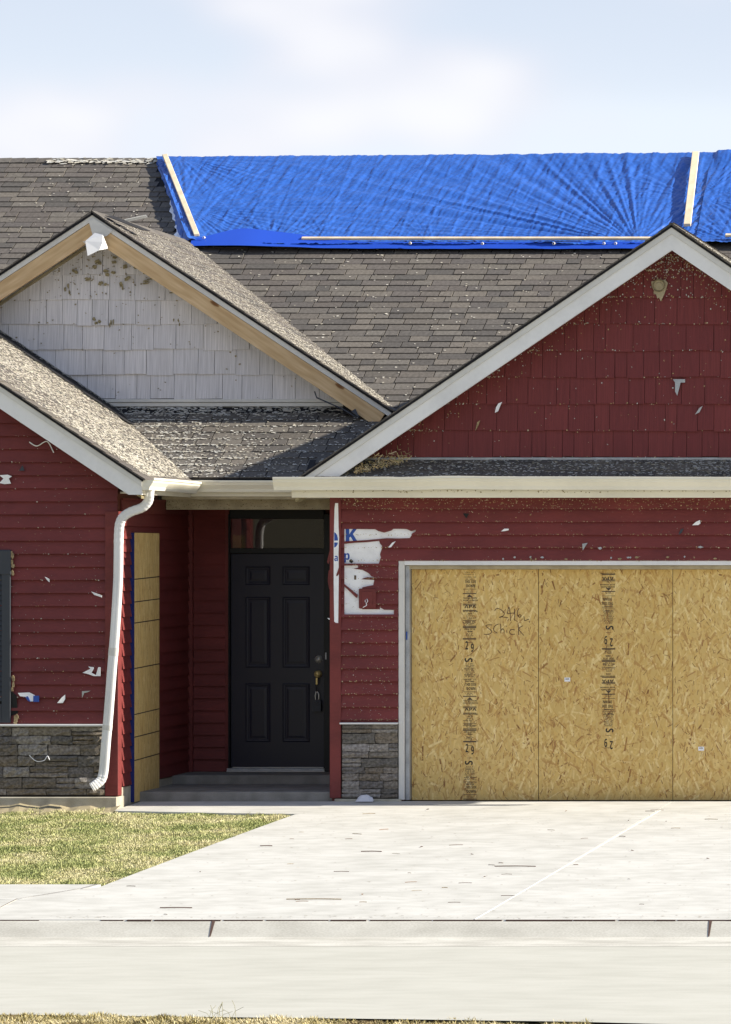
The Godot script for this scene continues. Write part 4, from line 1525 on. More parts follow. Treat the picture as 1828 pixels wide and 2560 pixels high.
func build_boards():
	var z0 = -0.115
	var z1 = -0.102
	var xs = [0.40, 1.554, 2.774, 3.994, 5.15]
	var names = ["boarding panel beside the left door trim with writing in marker on it", "boarding panel with an upside-down black grade stamp between two seams", "boarding panel at the right with a small white tag low down", "boarding panel past the right edge of the picture"]
	var panels = []
	for k in 4:
		var p = panel_box("boarding_panel", xs[k] + 0.002, xs[k + 1] - 0.003, 0.004, 2.098, z0, z1, M.osb_b if k % 2 else M.osb, self, [0, 3, 1, 2][k], 1.0 if k else 0.95, M.ink_soft if k > 0 else M.tan)
		tag(p, "tan strand " + names[k], "plywood panel", "boards over the garage door")
		panels.append(p)
	var zi = z1 + 0.0006
	for k in 3:
		stamp(panels[0], 0.928 + 0.002 * k, 2.16 - 0.933 * k, zi, 0.01, 2.09, false)
	for k in 3:
		var y0 = 2.55 - 0.933 * k
		stamp(panels[1], 2.19, y0, zi, 0.47, 2.09, true)
	# handwriting
	var st = mb()
	var a = [1120.0, 1400.0, 0.1407]
	for s in [
		[805, 915, 830, 880, 890, 880, 950, 925, 978, 965, 940, 1012, 885, 1030, 950, 1024, 1040, 1040],
		[1050, 850, 1040, 905, 1032, 962, 1095, 958, 1165, 952], [1062, 850, 1078, 950, 1086, 1095],
		[1155, 880, 1160, 980, 1162, 1090], [1238, 870, 1206, 930, 1215, 1000, 1250, 1030, 1276, 1000, 1250, 984, 1222, 1004],
		[1325, 1015, 1335, 1086, 1370, 1080, 1412, 1062], [1416, 1106, 1426, 1112],
		[758, 1166, 690, 1165, 646, 1184, 692, 1226, 746, 1272, 736, 1310, 690, 1335, 612, 1330],
		[870, 1150, 812, 1180, 786, 1230, 800, 1280, 850, 1310],
		[910, 1150, 912, 1230, 914, 1312], [914, 1268, 945, 1236, 970, 1262, 972, 1312],
		[1020, 1264, 1022, 1302], [1006, 1186, 1018, 1188],
		[1162, 1256, 1100, 1245, 1071, 1290, 1092, 1332, 1164, 1330],
		[1225, 1160, 1228, 1250, 1230, 1342], [1306, 1180, 1232, 1238, 1322, 1352]]:
		stroke(st, s, a[0], a[1], a[2], zi + 0.0004, 0.0031)
	obj("marker_writing", st, M.marker, panels[0])
	# small white tags
	for t in [[1, 1.79, 1.08], [2, 3.005, 0.452]]:
		var tg = bx("paper_tag", t[1], t[1] + 0.052, t[2], t[2] + 0.036, zi, zi + 0.0012, M.wrap, panels[t[0]], 0.0)
		text("tag_print", "039", Vector3(t[1] + 0.009, t[2] + 0.011, zi + 0.0014), 0.014, M.ink_soft, tg, 1.0, true)
	# the board over the window beside the porch
	var side = group_node("window_board", self, Vector3(-2.066, 0, 0.16), PI / 2)
	tag(side, "tall narrow board with dark marking lines covering the porch sidewall", "plywood panel")
	st = mb()
	var v = [Vector3(0.0, 0.0, 0.014), Vector3(0.95, 0.0, 0.014), Vector3(0.95, 2.43, 0.014), Vector3(0.0, 2.43, 0.014)]
	var uv = [Vector2(0, 1), Vector2(1, 1), Vector2(1, 0), Vector2(0, 0)]
	for k in [0, 2, 1, 0, 3, 2]:
		st.set_uv(uv[k])
		st.add_vertex(v[k])
	obj("face", st, M.osb_side, side)
	st = mb()
	box(st, Vector3(-0.002, 0.0, -0.004), Vector3(0.95, 2.43, 0.0132), 0.0)
	obj("edge", st, M.blue_edge, side)
	st = mb()
	box(st, Vector3(-0.02, 0.0, -0.02), Vector3(-0.003, 2.43, 0.0134), 0.0)
	obj("blue_strip", st, M.blue_edge, side)
	for y in [0.37, 0.58, 0.785, 1.20, 1.61, 1.80, 2.005]:
		st = mb()
		quad(st, Vector3(0.0, y, 0.0148), Vector3(0.95, y + 0.02, 0.0148), Vector3(0.95, y + 0.029, 0.0148), Vector3(0.0, y + 0.009, 0.0148), Vector3(0, 0, 1))
		obj("marking_line", st, M.ink, side)

# ------------------------------------------------------------------ tarps
var tn = FastNoiseLite.new()

func fan(x, zb, ax, az, amp, reach, freq, seed_):
	var d = Vector2(x - ax, (zb - az) * 1.118)
	var r = d.length()
	if r < 0.01:
		return 0.0
	var th = d.angle()
	var n = tn.get_noise_2d(th * freq + seed_ * 17.0, seed_ * 31.0 + r * 0.03)
	return n * amp * r * exp(-r / reach)

func tarp_height(x, zb, fans):
	var h = 0.05
	for f in fans:
		h += fan(x, zb, f[0], f[1], f[2] * 1.05, f[3], f[4] * 1.35, f[5])
	# fine crinkles leaning over
	var u = x * 0.82 - zb * 0.57
	var v = x * 0.57 + zb * 0.82
	h += tn.get_noise_2d(u * 20.0, v * 1.4 + 40.0) * 0.0036
	h += tn.get_noise_2d((x - 0.15 * zb) * 11.0, zb * 0.6 + 70.0) * 0.0075
	h += tn.get_noise_2d((x - 0.12 * zb) * 26.0, zb * 1.5 + 170.0) * 0.0036
	h += tn.get_noise_2d(x * 14.0 + 100.0, zb * 18.0) * 0.0026
	h += tn.get_noise_2d(x * 1.7 + 9.0, zb * 2.2) * 0.009
	# fold creases, every 0.27 m one way, and the welded seams the other way
	var s = fposmod(x + 0.02 * zb, 0.272) - 0.136
	h = 0.012 + 0.5 * (h - 0.012 + sqrt((h - 0.012) * (h - 0.012) + 0.0001))
	h += 0.005 * exp(-pow(s / 0.011, 2))
	for b in [6.86, 7.58]:
		h += 0.003 * exp(-pow((zb - b) / 0.03, 2))
	return h

func tarp(called, xl, xr, front, back_drop, fans, nx, nz, lift):
	# xl, xr: functions of zb; front(t) gives the lower edge; sheet continues over the ridge
	var v = []
	var n0 = Vector3(0, 1, PITCH).normalized()
	var rows = nz + 16
	for j in rows + 1:
		var row = PackedVector3Array()
		for i in nx + 1:
			var t = float(i) / nx
			if j <= nz:
				var f = front.call(t)
				var zb = lerp(f, RIDGE, float(j) / nz)
				var x = lerp(xl.call(zb), xr.call(zb), t)
				var h = tarp_height(x, zb, fans)
				var edge = min(t, 1.0 - t)
				h += lift.call(t, zb)
				var near = smoothstep(0.0, 0.35, RIDGE - zb)
				row.append(Vector3(x, roof_y(zb), -zb) + n0 * h * lerp(0.75, 1.0, near))
			else:
				var q = float(j - nz) / 16.0
				var zb = RIDGE + q * 1.4
				var x = lerp(xl.call(RIDGE), xr.call(RIDGE), t)
				var h = tarp_height(x, RIDGE, fans) * 0.75 + lift.call(t, RIDGE) * 0.75
				var nb = Vector3(0, 1, -PITCH * min(1.0, q * 8.0)).normalized()
				row.append(Vector3(x, roof_y(RIDGE) - PITCH * (zb - RIDGE) - back_drop, -zb) + nb * h)
		v.append(row)
	var verts = PackedVector3Array()
	var norms = PackedVector3Array()
	var idx = PackedInt32Array()
	for j in rows + 1:
		for i in nx + 1:
			verts.append(v[j][i])
			var a = v[j][min(i + 1, nx)] - v[j][max(i - 1, 0)]
			var b = v[min(j + 1, rows)][i] - v[max(j - 1, 0)][i]
			norms.append(a.cross(b).normalized())
	for j in rows:
		for i in nx:
			var a = j * (nx + 1) + i
			var b = a + 1
			var c = a + nx + 2
			var d = a + nx + 1
			idx.append_array(PackedInt32Array([a, c, b, a, d, c]))
	var arr = []
	arr.resize(Mesh.ARRAY_MAX)
	arr[Mesh.ARRAY_VERTEX] = verts
	arr[Mesh.ARRAY_NORMAL] = norms
	arr[Mesh.ARRAY_INDEX] = idx
	var mesh = ArrayMesh.new()
	mesh.add_surface_from_arrays(Mesh.PRIMITIVE_TRIANGLES, arr)
	var root = group_node(called)
	obj("sheet", mesh, M.tarp, root)
	return root

func batten(p0, p1, w, t, label):
	# a flat strip of lumber lying on the roof from p0 to p1
	var o = group_node("batten", self, p0)
	var along = (p1 - p0).normalized()
	var nrm = Vector3(0, 1, PITCH).normalized()
	var side = nrm.cross(along).normalized()
	nrm = along.cross(side).normalized()
	var st = mb()
	box(st, Vector3(0, -w / 2, 0), Vector3((p1 - p0).length(), w / 2, t), 0.004)
	var b = obj("strip", st, M.batten, o)
	b.basis = Basis(along, side, nrm)
	tag(o, label, "wood batten", "wood battens holding the tarps down")
	return o

func roof_at(x, zb, h):
	return Vector3(x, roof_y(zb), -zb) + Vector3(0, 1, PITCH).normalized() * h

func build_tarps():
	tn.seed = 91
	tn.frequency = 1.0
	tn.fractal_octaves = 2
	tn.noise_type = FastNoiseLite.TYPE_SIMPLEX_SMOOTH
	var fans = [[-2.09, 5.93, 0.055, 0.42, 7.0, 1], [-1.48, 5.93, 0.05, 0.30, 8.0, 2], [-3.2, 6.85, 0.03, 0.7, 11.0, 3], [1.72, 5.93, 0.040, 1.2, 10.0, 4], [2.25, 7.05, 0.03, 0.6, 7.0, 5], [-3.6, 8.2, 0.05, 0.45, 8.0, 6], [-0.4, 5.9, 0.035, 0.35, 8.0, 8]]
	var main = tarp("tarp", func(zb): return tarp_left(zb) - 0.09, func(zb): return 2.40 - 0.04 * (zb - 6.0),
		func(t): return 5.87 + 0.005 * sin(t * 23.0) + (0.10 * smoothstep(0.16, 0.0, t)), 0.0, fans, 460, 190,
		func(t, zb):
			var l = 0.055 * exp(-t / 0.02) * smoothstep(8.2, 7.2, zb)
			l += 0.045 * exp(-(zb - 5.87) / 0.08)
			l += 0.05 * exp(-pow((zb - 8.2) / 0.3, 2)) * t * 1.3
			return l)
	tag(main, "large wrinkled blue tarp stretched over the roof ridge above the garage", "tarp")
	var fans2 = [[2.75, 5.93, 0.05, 0.5, 8.0, 11], [2.25, 7.1, 0.05, 0.5, 9.0, 12], [3.4, 5.93, 0.05, 0.4, 8.0, 13]]
	var second = tarp("tarp", func(zb): return 2.31 - 0.035 * (zb - 6.0), func(_zb): return 6.5,
		func(t): return 5.92 + 0.01 * sin(t * 30.0), 0.0, fans2, 300, 170,
		func(t, zb):
			return 0.018 + 0.055 * exp(-(zb - 5.87) / 0.05) + 0.085 * exp(-pow((zb - 8.2) / 0.25, 2)) * smoothstep(0.0, 0.02, t))
	tag(second, "darker blue tarp overlapping at the right edge of the roof", "tarp")
	# hem hanging along the lower edge, its left end sagging open
	var st = mb(true)
	var n = 120
	for i in n:
		var q = []
		for k in [[i, 0], [i + 1, 0], [i + 1, 1], [i, 1]]:
			var t = float(k[0]) / n
			var x = lerp(-2.93, 2.4, t)
			var sag = smoothstep(0.0, 0.10, t) * smoothstep(0.36, 0.10, t)
			var wob = 0.002 * sin(x * 5.0) + 0.0015 * sin(x * 13.0)
			if k[1] == 0:
				q.append(roof_at(x, 5.90 + 0.10 * smoothstep(0.16, 0.0, t) + 0.22 * sag, 0.098 + 0.035 * sag + wob))
			else:
				q.append(roof_at(x, 5.82 + 0.07 * smoothstep(0.13, 0.0, t), 0.060 + wob + 0.03 * sag))
		quad(st, q[0], q[1], q[2], q[3], Vector3(0, 0.4, 1))
	obj("hanging_hem", st, M.tarp_dark, main)
	for g in [[-2.80, 5.98], [-0.63, 5.845], [0.12, 5.835], [0.86, 5.84], [1.38, 5.84], [1.5, 5.84]]:
		st = mb(true)
		lathe(st, [Vector2(0.016, 0), Vector2(0.016, 0.004), Vector2(0.009, 0.006), Vector2(0.008, 0.001)], roof_at(g[0], g[1], 0.108), Vector3(0, 0.3, 1).normalized(), 14)
		obj("grommet", st, M.steel, main)
	# loose folded left edge
	st = mb(true)
	n = 60
	var m = 5
	for i in n:
		for j in m:
			var q = []
			for k in [[i, j], [i + 1, j], [i + 1, j + 1], [i, j + 1]]:
				var t = float(k[0]) / n
				var zb = lerp(8.12, 5.98, t)
				var s = float(k[1]) / m
				var x = tarp_left(zb) - 0.07 - s * (0.035 + 0.055 * smoothstep(0.5, 1.0, t)) + 0.02 * tn.get_noise_2d(t * 9.0, s * 2.0)
				var h = 0.085 * (1.0 - s) * (0.4 + 0.6 * smoothstep(0.0, 0.4, t)) + 0.03 * tn.get_noise_2d(t * 16.0 + 7.0, s * 3.0) * smoothstep(0.3, 1.0, t) + 0.012
				q.append(roof_at(x, zb, h))
			quad(st, q[0], q[1], q[2], q[3], Vector3(-0.5, 1, 0.5))
	obj("folded_edge", st, M.tarp, main)
	# white underlayment torn along the shingle courses
	st = mb()
	var pl = PackedVector2Array()
	for k in 34:
		var zb = 8.1 - k * 2.1 / 33.0
		pl.append(Vector2(tarp_left(zb) + 0.05, zb))
	for k in 34:
		var zb = 6.0 + k * 2.1 / 33.0
		pl.append(Vector2(tarp_left(zb) - 0.085 - (0.02 + 0.05 * smoothstep(7.9, 6.2, zb)) * (0.5 + 0.5 * sin(k * 1.3) * cos(k * 0.71)) - 0.05 * smoothstep(7.4, 6.1, zb), zb))
	var ids = Geometry2D.triangulate_polygon(pl)
	for k in range(0, ids.size(), 3):
		tri(st, roof_at(pl[ids[k]].x, pl[ids[k]].y, 0.016), roof_at(pl[ids[k + 1]].x, pl[ids[k + 1]].y, 0.016), roof_at(pl[ids[k + 2]].x, pl[ids[k + 2]].y, 0.016), Vector3(0, 1, 0.5))
	obj("torn_underlayment", st, M.wrap, house)
	batten(roof_at(tarp_left(8.13) + 0.0, 8.13, 0.07), roof_at(tarp_left(6.06) + 0.02, 6.06, 0.085), 0.055, 0.03, "wood batten slanting down the left edge of the big blue tarp")
	batten(roof_at(-1.78, 5.965, 0.095), roof_at(1.9, 5.965, 0.095), 0.045, 0.025, "long wood batten lying level along the big tarp's lower edge")
	batten(roof_at(2.075, 8.1, 0.11), roof_at(2.19, 6.3, 0.085), 0.075, 0.035, "upright wood batten between the two blue tarps behind the garage peak")
	batten(roof_at(2.62, 6.02, 0.105), roof_at(4.6, 6.02, 0.105), 0.05, 0.025, "wood batten along the bottom of the right-hand tarp")

# ------------------------------------------------------------------ small damage on the walls and roofs
func chip(x, y, z, pts, material, called = "torn_patch", yaw = 0.0):
	var p = PackedVector2Array()
	for k in range(0, pts.size(), 2):
		p.append(Vector2(pts[k], pts[k + 1]))
	var st = mb()
	prism(st, p, 0.0, 0.003)
	var o = obj(called, st, material, house)
	o.position = Vector3(x, y, z + 0.004)
	var key = fposmod(x * 37.7 + y * 91.3, 1.0)
	o.rotation = Vector3(lerp(-0.12, 0.2, key), yaw + lerp(-0.2, 0.15, fposmod(key * 7.3, 1.0)), 0.0)
	return o

func blob(r, a, b, n = 9):
	var out = []
	for k in n:
		var t = TAU * k / n
		var q = r.randf_range(0.55, 1.1)
		out.append(cos(t) * a * q); out.append(sin(t) * b * q)
	return out

func build_details():
	var r = RandomNumberGenerator.new()
	r.seed = 19
	# torn spots on the wing wall (z 0.45), on the garage wall and on the red gable
	var zw = 0.652
	chip(-3.08, 2.80 + 0.11, zw, [-0.06, 0.03, 0.02, 0.035, 0.06, 0.02, 0.03, 0.0, 0.05, -0.045, -0.01, -0.05, -0.06, -0.04, -0.02, 0.0], M.wrap)
	chip(-2.94, 3.0, zw, [-0.02, -0.02, 0.03, -0.02, 0.01, 0.03], M.shutter)
	chip(-2.295, 1.18, zw, [-0.10, 0.0, -0.03, 0.035, -0.05, 0.055, 0.0, 0.05, 0.0, 0.035, -0.02, 0.0, 0.02, -0.02, 0.04, 0.05, 0.06, 0.05, 0.06, -0.03, 0.0, -0.03, -0.05, -0.012], M.wrap)
	chip(-2.89, 0.955, zw, [-0.08, 0.045, 0.02, 0.05, 0.07, 0.025, 0.07, -0.03, 0.02, -0.03, -0.01, 0.01, -0.06, 0.015], M.wrap)
	chip(-2.88, 0.95, zw + 0.003, [-0.04, 0.025, 0.0, 0.02, 0.025, -0.03, 0.0, -0.02, -0.02, 0.005], M.ink_blue)
	chip(-2.803, 0.95, zw + 0.003, [-0.03, -0.03, 0.022, -0.03, 0.022, 0.025, -0.03, 0.025], M.ink_blue)
	chip(-2.57, 0.945, zw, [-0.05, -0.035, 0.0, -0.035, 0.02, 0.0, 0.02, 0.04, -0.01, 0.015], M.wrap)
	chip(-2.37, 0.985, zw, [-0.03, 0.03, 0.05, 0.035, 0.02, 0.02, -0.01, 0.015, -0.03, -0.03], M.galv)
	chip(-2.71, 2.015, zw, [-0.02, 0.02, 0.02, 0.0, 0.02, -0.03, 0.0, -0.01], M.wrap)
	chip(-2.27, 1.873, zw, [-0.05, 0.031, 0.05, -0.005, 0.05, -0.022, -0.02, 0.0], M.wrap)
	chip(-3.03, 0.92, zw - 0.008, [-0.015, -0.13, 0.055, -0.10, 0.045, 0.06, 0.0, 0.1, -0.02, 0.05], M.black, "torn_hole")
	for p in [[-3.02, 2.17, 0.026, 0.10], [-3.01, 1.08, 0.022, 0.08], [-2.99, 0.77, 0.04, 0.04]]:
		for k in 5:
			chip(p[0] + r.randf_range(-0.01, 0.01), p[1] + r.randf_range(-p[3], p[3]), zw + 0.01, blob(r, p[2] * 0.6, 0.03), M.tan, "shredded_trim")
	# garage wall
	chip(0.92, 2.585, 0.031, [-0.03, 0.02, 0.03, 0.02, 0.0, -0.025], M.black, "torn_patch")
	chip(1.275, 2.455, 0.031, [-0.04, -0.012, -0.01, 0.012, 0.03, 0.012, 0.03, -0.002, -0.005, -0.01], M.wrap)
	chip(3.0, 2.51, 0.031, [-0.035, -0.012, 0.0, 0.02, 0.035, 0.035, 0.04, 0.005, 0.02, -0.01], M.wrap)
	chip(2.86, 2.45, 0.031, [-0.02, -0.04, 0.01, -0.02, 0.03, 0.02, 0.0, 0.01], M.shutter)
	chip(2.0, 2.31, 0.031, [-0.03, 0.02, 0.02, 0.03, 0.0, 0.0, -0.025, -0.04], M.galv)
	chip(2.13, 2.29, 0.031, blob(r, 0.02, 0.018), M.galv)
	chip(3.04, 2.30, 0.031, [-0.03, 0.0, 0.0, 0.012, 0.03, 0.0, 0.0, -0.01], M.galv)
	chip(0.25, 2.325, 0.031, [-0.04, -0.03, -0.01, -0.025, 0.035, 0.03, 0.0, 0.015], M.wrap)
	chip(-0.125, 2.173, 0.02, blob(r, 0.022, 0.02), M.black, "torn_hole")
	for k in 16:
		chip(r.randf_range(0.5, 3.3), 2.19 + r.randf() * 0.025, 0.031, blob(r, r.randf_range(0.008, 0.024), 0.011), M.galv if k % 2 else M.tan)
	# red gable
	chip(1.21, 3.565, 0.03, [-0.03, -0.05, 0.0, -0.035, 0.02, 0.02, 0.035, 0.05, 0.0, 0.035, -0.02, 0.0], M.wrap)
	chip(2.84, 3.77, 0.03, [-0.05, 0.05, 0.06, 0.05, 0.06, 0.02, 0.02, 0.02, -0.01, -0.10, -0.03, -0.06, -0.03, 0.02], M.galv)
	chip(3.03, 3.53, 0.03, [-0.04, -0.03, 0.0, -0.01, 0.03, 0.05, 0.0, 0.03], M.galv)
	chip(1.02, 3.40, 0.03, [-0.02, -0.05, 0.01, 0.0, 0.03, 0.05, 0.0, 0.03], M.tan)
	# dirt patches where paint is gone on the grey shakes: tan blots near the peak
	for p in [[-3.03, 5.02, 0.07, 0.05], [-2.9, 4.93, 0.08, 0.04], [-2.75, 5.0, 0.06, 0.035], [-2.62, 4.97, 0.08, 0.03], [-2.7, 4.87, 0.07, 0.03], [-3.1, 4.87, 0.06, 0.03], [-2.97, 4.83, 0.06, 0.04], [-2.55, 4.85, 0.09, 0.02], [-3.25, 4.95, 0.04, 0.04], [-3.02, 4.48, 0.05, 0.04], [-2.9, 4.44, 0.02, 0.06], [-2.85, 5.06, 0.07, 0.03], [-2.4, 4.86, 0.05, 0.03], [-2.78, 4.8, 0.03, 0.06], [-2.3, 4.75, 0.06, 0.015], [-2.25, 4.47, 0.02, 0.04], [-3.3, 4.78, 0.03, 0.06]]:
		for k in 3:
			chip(p[0] + r.randf_range(-0.04, 0.04), p[1] + r.randf_range(-0.03, 0.03), -2.374, blob(r, p[2] * 0.4, p[3] * 0.5, 10), M.soffit, "peeled_paint")
	# loose flakes
	var cream = [[0.50, 0.46, 0.37], [0.58, 0.55, 0.48], [0.40, 0.37, 0.30], [0.46, 0.43, 0.37]]
	var tan_ = [[0.36, 0.26, 0.12], [0.45, 0.34, 0.17], [0.3, 0.22, 0.12], [0.5, 0.42, 0.28]]
	var grey = [[0.45, 0.45, 0.42], [0.55, 0.54, 0.5], [0.36, 0.36, 0.33]]
	# on the lap edges of the garage wall: most under the eave
	flakes("debris", house, 1700, tan_, Vector2(0.0035, 0.009), func():
		var c = rng.randi() % 6
		var y = 2.178 + 0.1165 * c + rng.randf_range(-0.004, 0.010)
		if rng.randf() < 0.5:
			y = 2.76 - abs(rng.randfn(0.0, 0.07))
		return Transform3D(Basis(), Vector3(rng.randf_range(-0.21, 3.9), min(y, 2.755), 0.0305)))
	flakes("debris", house, 260, tan_, Vector2(0.0035, 0.009), func():
		var c = rng.randi() % 13
		return Transform3D(Basis(), Vector3(rng.randf_range(-0.21, 0.30), 0.735 + 0.1165 * c + rng.randf_range(-0.003, 0.008), 0.0305)))
	flakes("debris", house, 210, tan_ + cream, Vector2(0.0035, 0.010), func():
		var c = rng.randi() % 26
		if rng.randf() < 0.5:
			c = [2, 4, 5, 6, 11, 13, 20, 21, 22, 23][rng.randi() % 10]
		return Transform3D(Basis(), Vector3(-3.3 + 1.08 * pow(rng.randf(), 1.3), 0.725 + 0.1165 * c + rng.randf_range(-0.004, 0.006), 0.6505)))
	# in the joints of the red shakes
	flakes("debris", house, 1150, tan_ + grey, Vector2(0.0035, 0.009), func():
		var row = rng.randi() % 8
		var y = 3.113 + 0.2415 * row + rng.randf_range(-0.004, 0.01)
		if rng.randf() < 0.45:
			y = rng.randf_range(3.2, 4.95)
		var half = (GY - 0.2 - y) / GS
		var x = GX + rng.randf_range(-half, half)
		if rng.randf() < 0.35:
			x = GX - half + abs(rng.randfn(0.0, 0.15))
		if rng.randf() < 0.25:
			y = 4.95 - abs(rng.randfn(0.0, 0.22))
			half = (GY - 0.2 - y) / GS
			x = GX + rng.randf_range(-half, half)
		return Transform3D(Basis(), Vector3(x, y, 0.030)), Vector2(1.0, 1.6))
	# fine dirt on all the red boards
	flakes("debris", house, 500, tan_ + grey, Vector2(0.002, 0.006), func():
		var y = 0.74 + 2.0 * rng.randf()
		var x = rng.randf_range(-0.2, 3.9)
		if y < 2.18:
			x = rng.randf_range(-0.2, 0.3)
		return Transform3D(Basis(), Vector3(x, y, 0.0305)))
	flakes("debris", house, 300, tan_ + grey, Vector2(0.002, 0.006), func():
		return Transform3D(Basis(), Vector3(rng.randf_range(-3.2, -2.2), 0.74 + 2.3 * rng.randf(), 0.6505)))
	# on the grey gable
	flakes("debris", house, 260, [[0.2, 0.17, 0.11], [0.28, 0.23, 0.14]], Vector2(0.006, 0.016), func():
		var y = 3.72 + 1.45 * rng.randf()
		if rng.randf() < 0.5:
			y = 5.15 - abs(rng.randfn(0.0, 0.25))
		var half = (DY - 0.2 - y) / DS
		return Transform3D(Basis(), Vector3(DX + rng.randf_range(-half, half), y, -2.371)))
	# roofs
	var mu = Vector3(0, PITCH, -1).normalized()
	var mn = Vector3(0, 1, PITCH).normalized()
	var mb_ = Basis(Vector3.RIGHT, mu, mn)
	flakes("debris", house, 650, cream, Vector2(0.008, 0.022), func():
		var zb = 1.0 + 7.1 * rng.randf()
		var x = rng.randf_range(-5.0, 2.2)
		for k in 30:
			if not main_hidden(x, zb):
				break
			zb = 1.0 + 7.1 * rng.randf()
			x = rng.randf_range(-5.0, 2.2)
		return Transform3D(mb_, roof_at(x, zb, 0.016)))
	flakes("debris", house, 2600, cream + grey, Vector2(0.006, 0.020), func():
		var zb = 1.02 + 1.35 * rng.randf()
		var x = rng.randf_range(-2.6, -0.2)
		if rng.randf() < 0.4:
			x = -1.83 - 0.74 * (zb - 1.0) + abs(rng.randfn(0.0, 0.35))
		# courses gather it along their butts
		var s = round((zb - 1.0) * 1.118 / 0.142) * 0.142 / 1.118 + 1.0 - 0.01
		if rng.randf() < 0.55:
			zb = max(1.0, s - abs(rng.randfn(0.0, 0.012)))
		return Transform3D(mb_, roof_at(x, zb, 0.017)), Vector2(1.3, 0.8))
	var wu = Vector3(-1, WS, 0).normalized()
	var wn = Vector3(WS, 1, 0).normalized()
	var wb = Basis(wu.cross(wn), wu, wn)
	flakes("debris", house, 12000, cream, Vector2(0.008, 0.024), func():
		var x = rng.randf_range(-4.2, -1.82)
		var z = 0.8 - 3.4 * rng.randf()
		if rng.randf() < 0.3:
			x = -1.82 - 2.4 * rng.randf()
			z = -abs(rng.randfn(0.3, 0.8)) - 0.2
		if WY - WS * (x - WX) < roof_y(-z) - 0.02:
			z = 0.7 - rng.randf() * 0.8
		return Transform3D(wb, Vector3(x, WY - WS * (x - WX), z) + wn * 0.015), Vector2(1.4, 0.9))
	var du = Vector3(-1, DS, 0).normalized()
	var dn = Vector3(DS, 1, 0).normalized()
	var db = Basis(du.cross(dn), du, dn)
	flakes("debris", house, 6500, cream, Vector2(0.007, 0.020), func():
		var x = rng.randf_range(-3.0, -0.2)
		var z = -2.1 - 3.9 * rng.randf()
		if DY - DS * (x - DX) < roof_y(-z) - 0.02:
			z = -2.1 - rng.randf() * 1.2
		return Transform3D(db, Vector3(x, DY - DS * (x - DX), z) + dn * 0.015), Vector2(1.4, 0.9))
	# pent roof litter, thicker towards the right, and the nest of grass in its left corner
	var pb = Basis(Vector3.RIGHT, Vector3(0, 0.175, -0.30).normalized(), Vector3(0, 0.30, 0.175).normalized())
	flakes("debris", house, 2200, grey + [[0.4, 0.36, 0.26]], Vector2(0.006, 0.018), func():
		var x = 4.0 - 4.4 * pow(rng.randf(), 1.5)
		var q = pow(rng.randf(), 0.8)
		return Transform3D(pb, Vector3(x, 2.915 + 0.175 * q, 0.305 - 0.30 * q) + pb.z * 0.015), Vector2(1.5, 0.7))
	flakes("debris", house, 300, tan_ + [[0.25, 0.22, 0.1]], Vector2(0.012, 0.03), func():
		var t = rng.randf()
		var x = -0.02 + 0.42 * t + rng.randfn(0.0, 0.04)
		var y = 2.97 + 0.62 * max(0.0, x - 0.05) * 0.5 + abs(rng.randfn(0.0, 0.05))
		return Transform3D(Basis(Vector3(0, 0, 1), rng.randf() * 3.0), Vector3(x, min(y, 3.22), 0.10 + rng.randf() * 0.2)), Vector2(1.6, 0.25))
	# a line of grit along the dormer base, on the ridge, on the garage's right slope
	flakes("debris", house, 420, grey + cream, Vector2(0.010, 0.03), func():
		var x = rng.randf_range(-2.7, -0.5)
		return Transform3D(mb_, roof_at(x, 2.38 - abs(rng.randfn(0.0, 0.10)), 0.018)), Vector2(1.6, 0.7))
	flakes("debris", house, 200, cream + grey, Vector2(0.014, 0.04), func():
		var x = rng.randf_range(-5.0, -3.7)
		return Transform3D(mb_, roof_at(x, 8.1 + rng.randfn(0.0, 0.03), 0.03)), Vector2(1.5, 0.8))
	var gn = Vector3(GS, 1, 0).normalized()
	var gu = Vector3(-1, GS, 0).normalized()
	var gb = Basis(gu.cross(gn), gu, gn)
	flakes("debris", house, 2600, cream + [[0.75, 0.72, 0.64]], Vector2(0.012, 0.04), func():
		var x = 2.85 + 1.6 * rng.randf()
		return Transform3D(gb, Vector3(x, GY - GS * (x - GX), 0.38 - 2.5 * rng.randf()) + gn * 0.016))
	# grime on beam and gutters
	flakes("debris", house, 260, [[0.14, 0.11, 0.05], [0.2, 0.15, 0.08]], Vector2(0.004, 0.009), func():
		var x = -2.1 + 1.7 * pow(rng.randf(), 1.7)
		return Transform3D(Basis(), Vector3(x, rng.randf_range(2.66, 2.76), -1.1485)))
	flakes("debris", house, 90, [[0.14, 0.11, 0.05], [0.3, 0.24, 0.12]], Vector2(0.004, 0.012), func():
		return Transform3D(Basis(), Vector3(rng.randf_range(-0.5, 3.4), rng.randf_range(2.79, 2.815), 0.284)))
	# dark strip on the wing slope: flashing and the grey gable's shade as colour
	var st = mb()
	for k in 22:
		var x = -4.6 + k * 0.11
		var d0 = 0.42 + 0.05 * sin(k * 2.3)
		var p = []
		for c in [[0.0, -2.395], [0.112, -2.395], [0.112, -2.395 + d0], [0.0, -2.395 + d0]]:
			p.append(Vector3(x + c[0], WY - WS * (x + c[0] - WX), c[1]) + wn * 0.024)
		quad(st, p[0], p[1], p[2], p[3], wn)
	obj("flashing_and_shade", st, M.felt, house)
	flakes("debris", house, 500, grey, Vector2(0.008, 0.03), func():
		var x = -4.4 + 2.1 * rng.randf()
		return Transform3D(wb, Vector3(x, WY - WS * (x - WX), -2.39 + abs(rng.randfn(0.0, 0.07))) + wn * 0.03), Vector2(1.4, 0.9))
	# threads of torn house wrap
	st = mb()
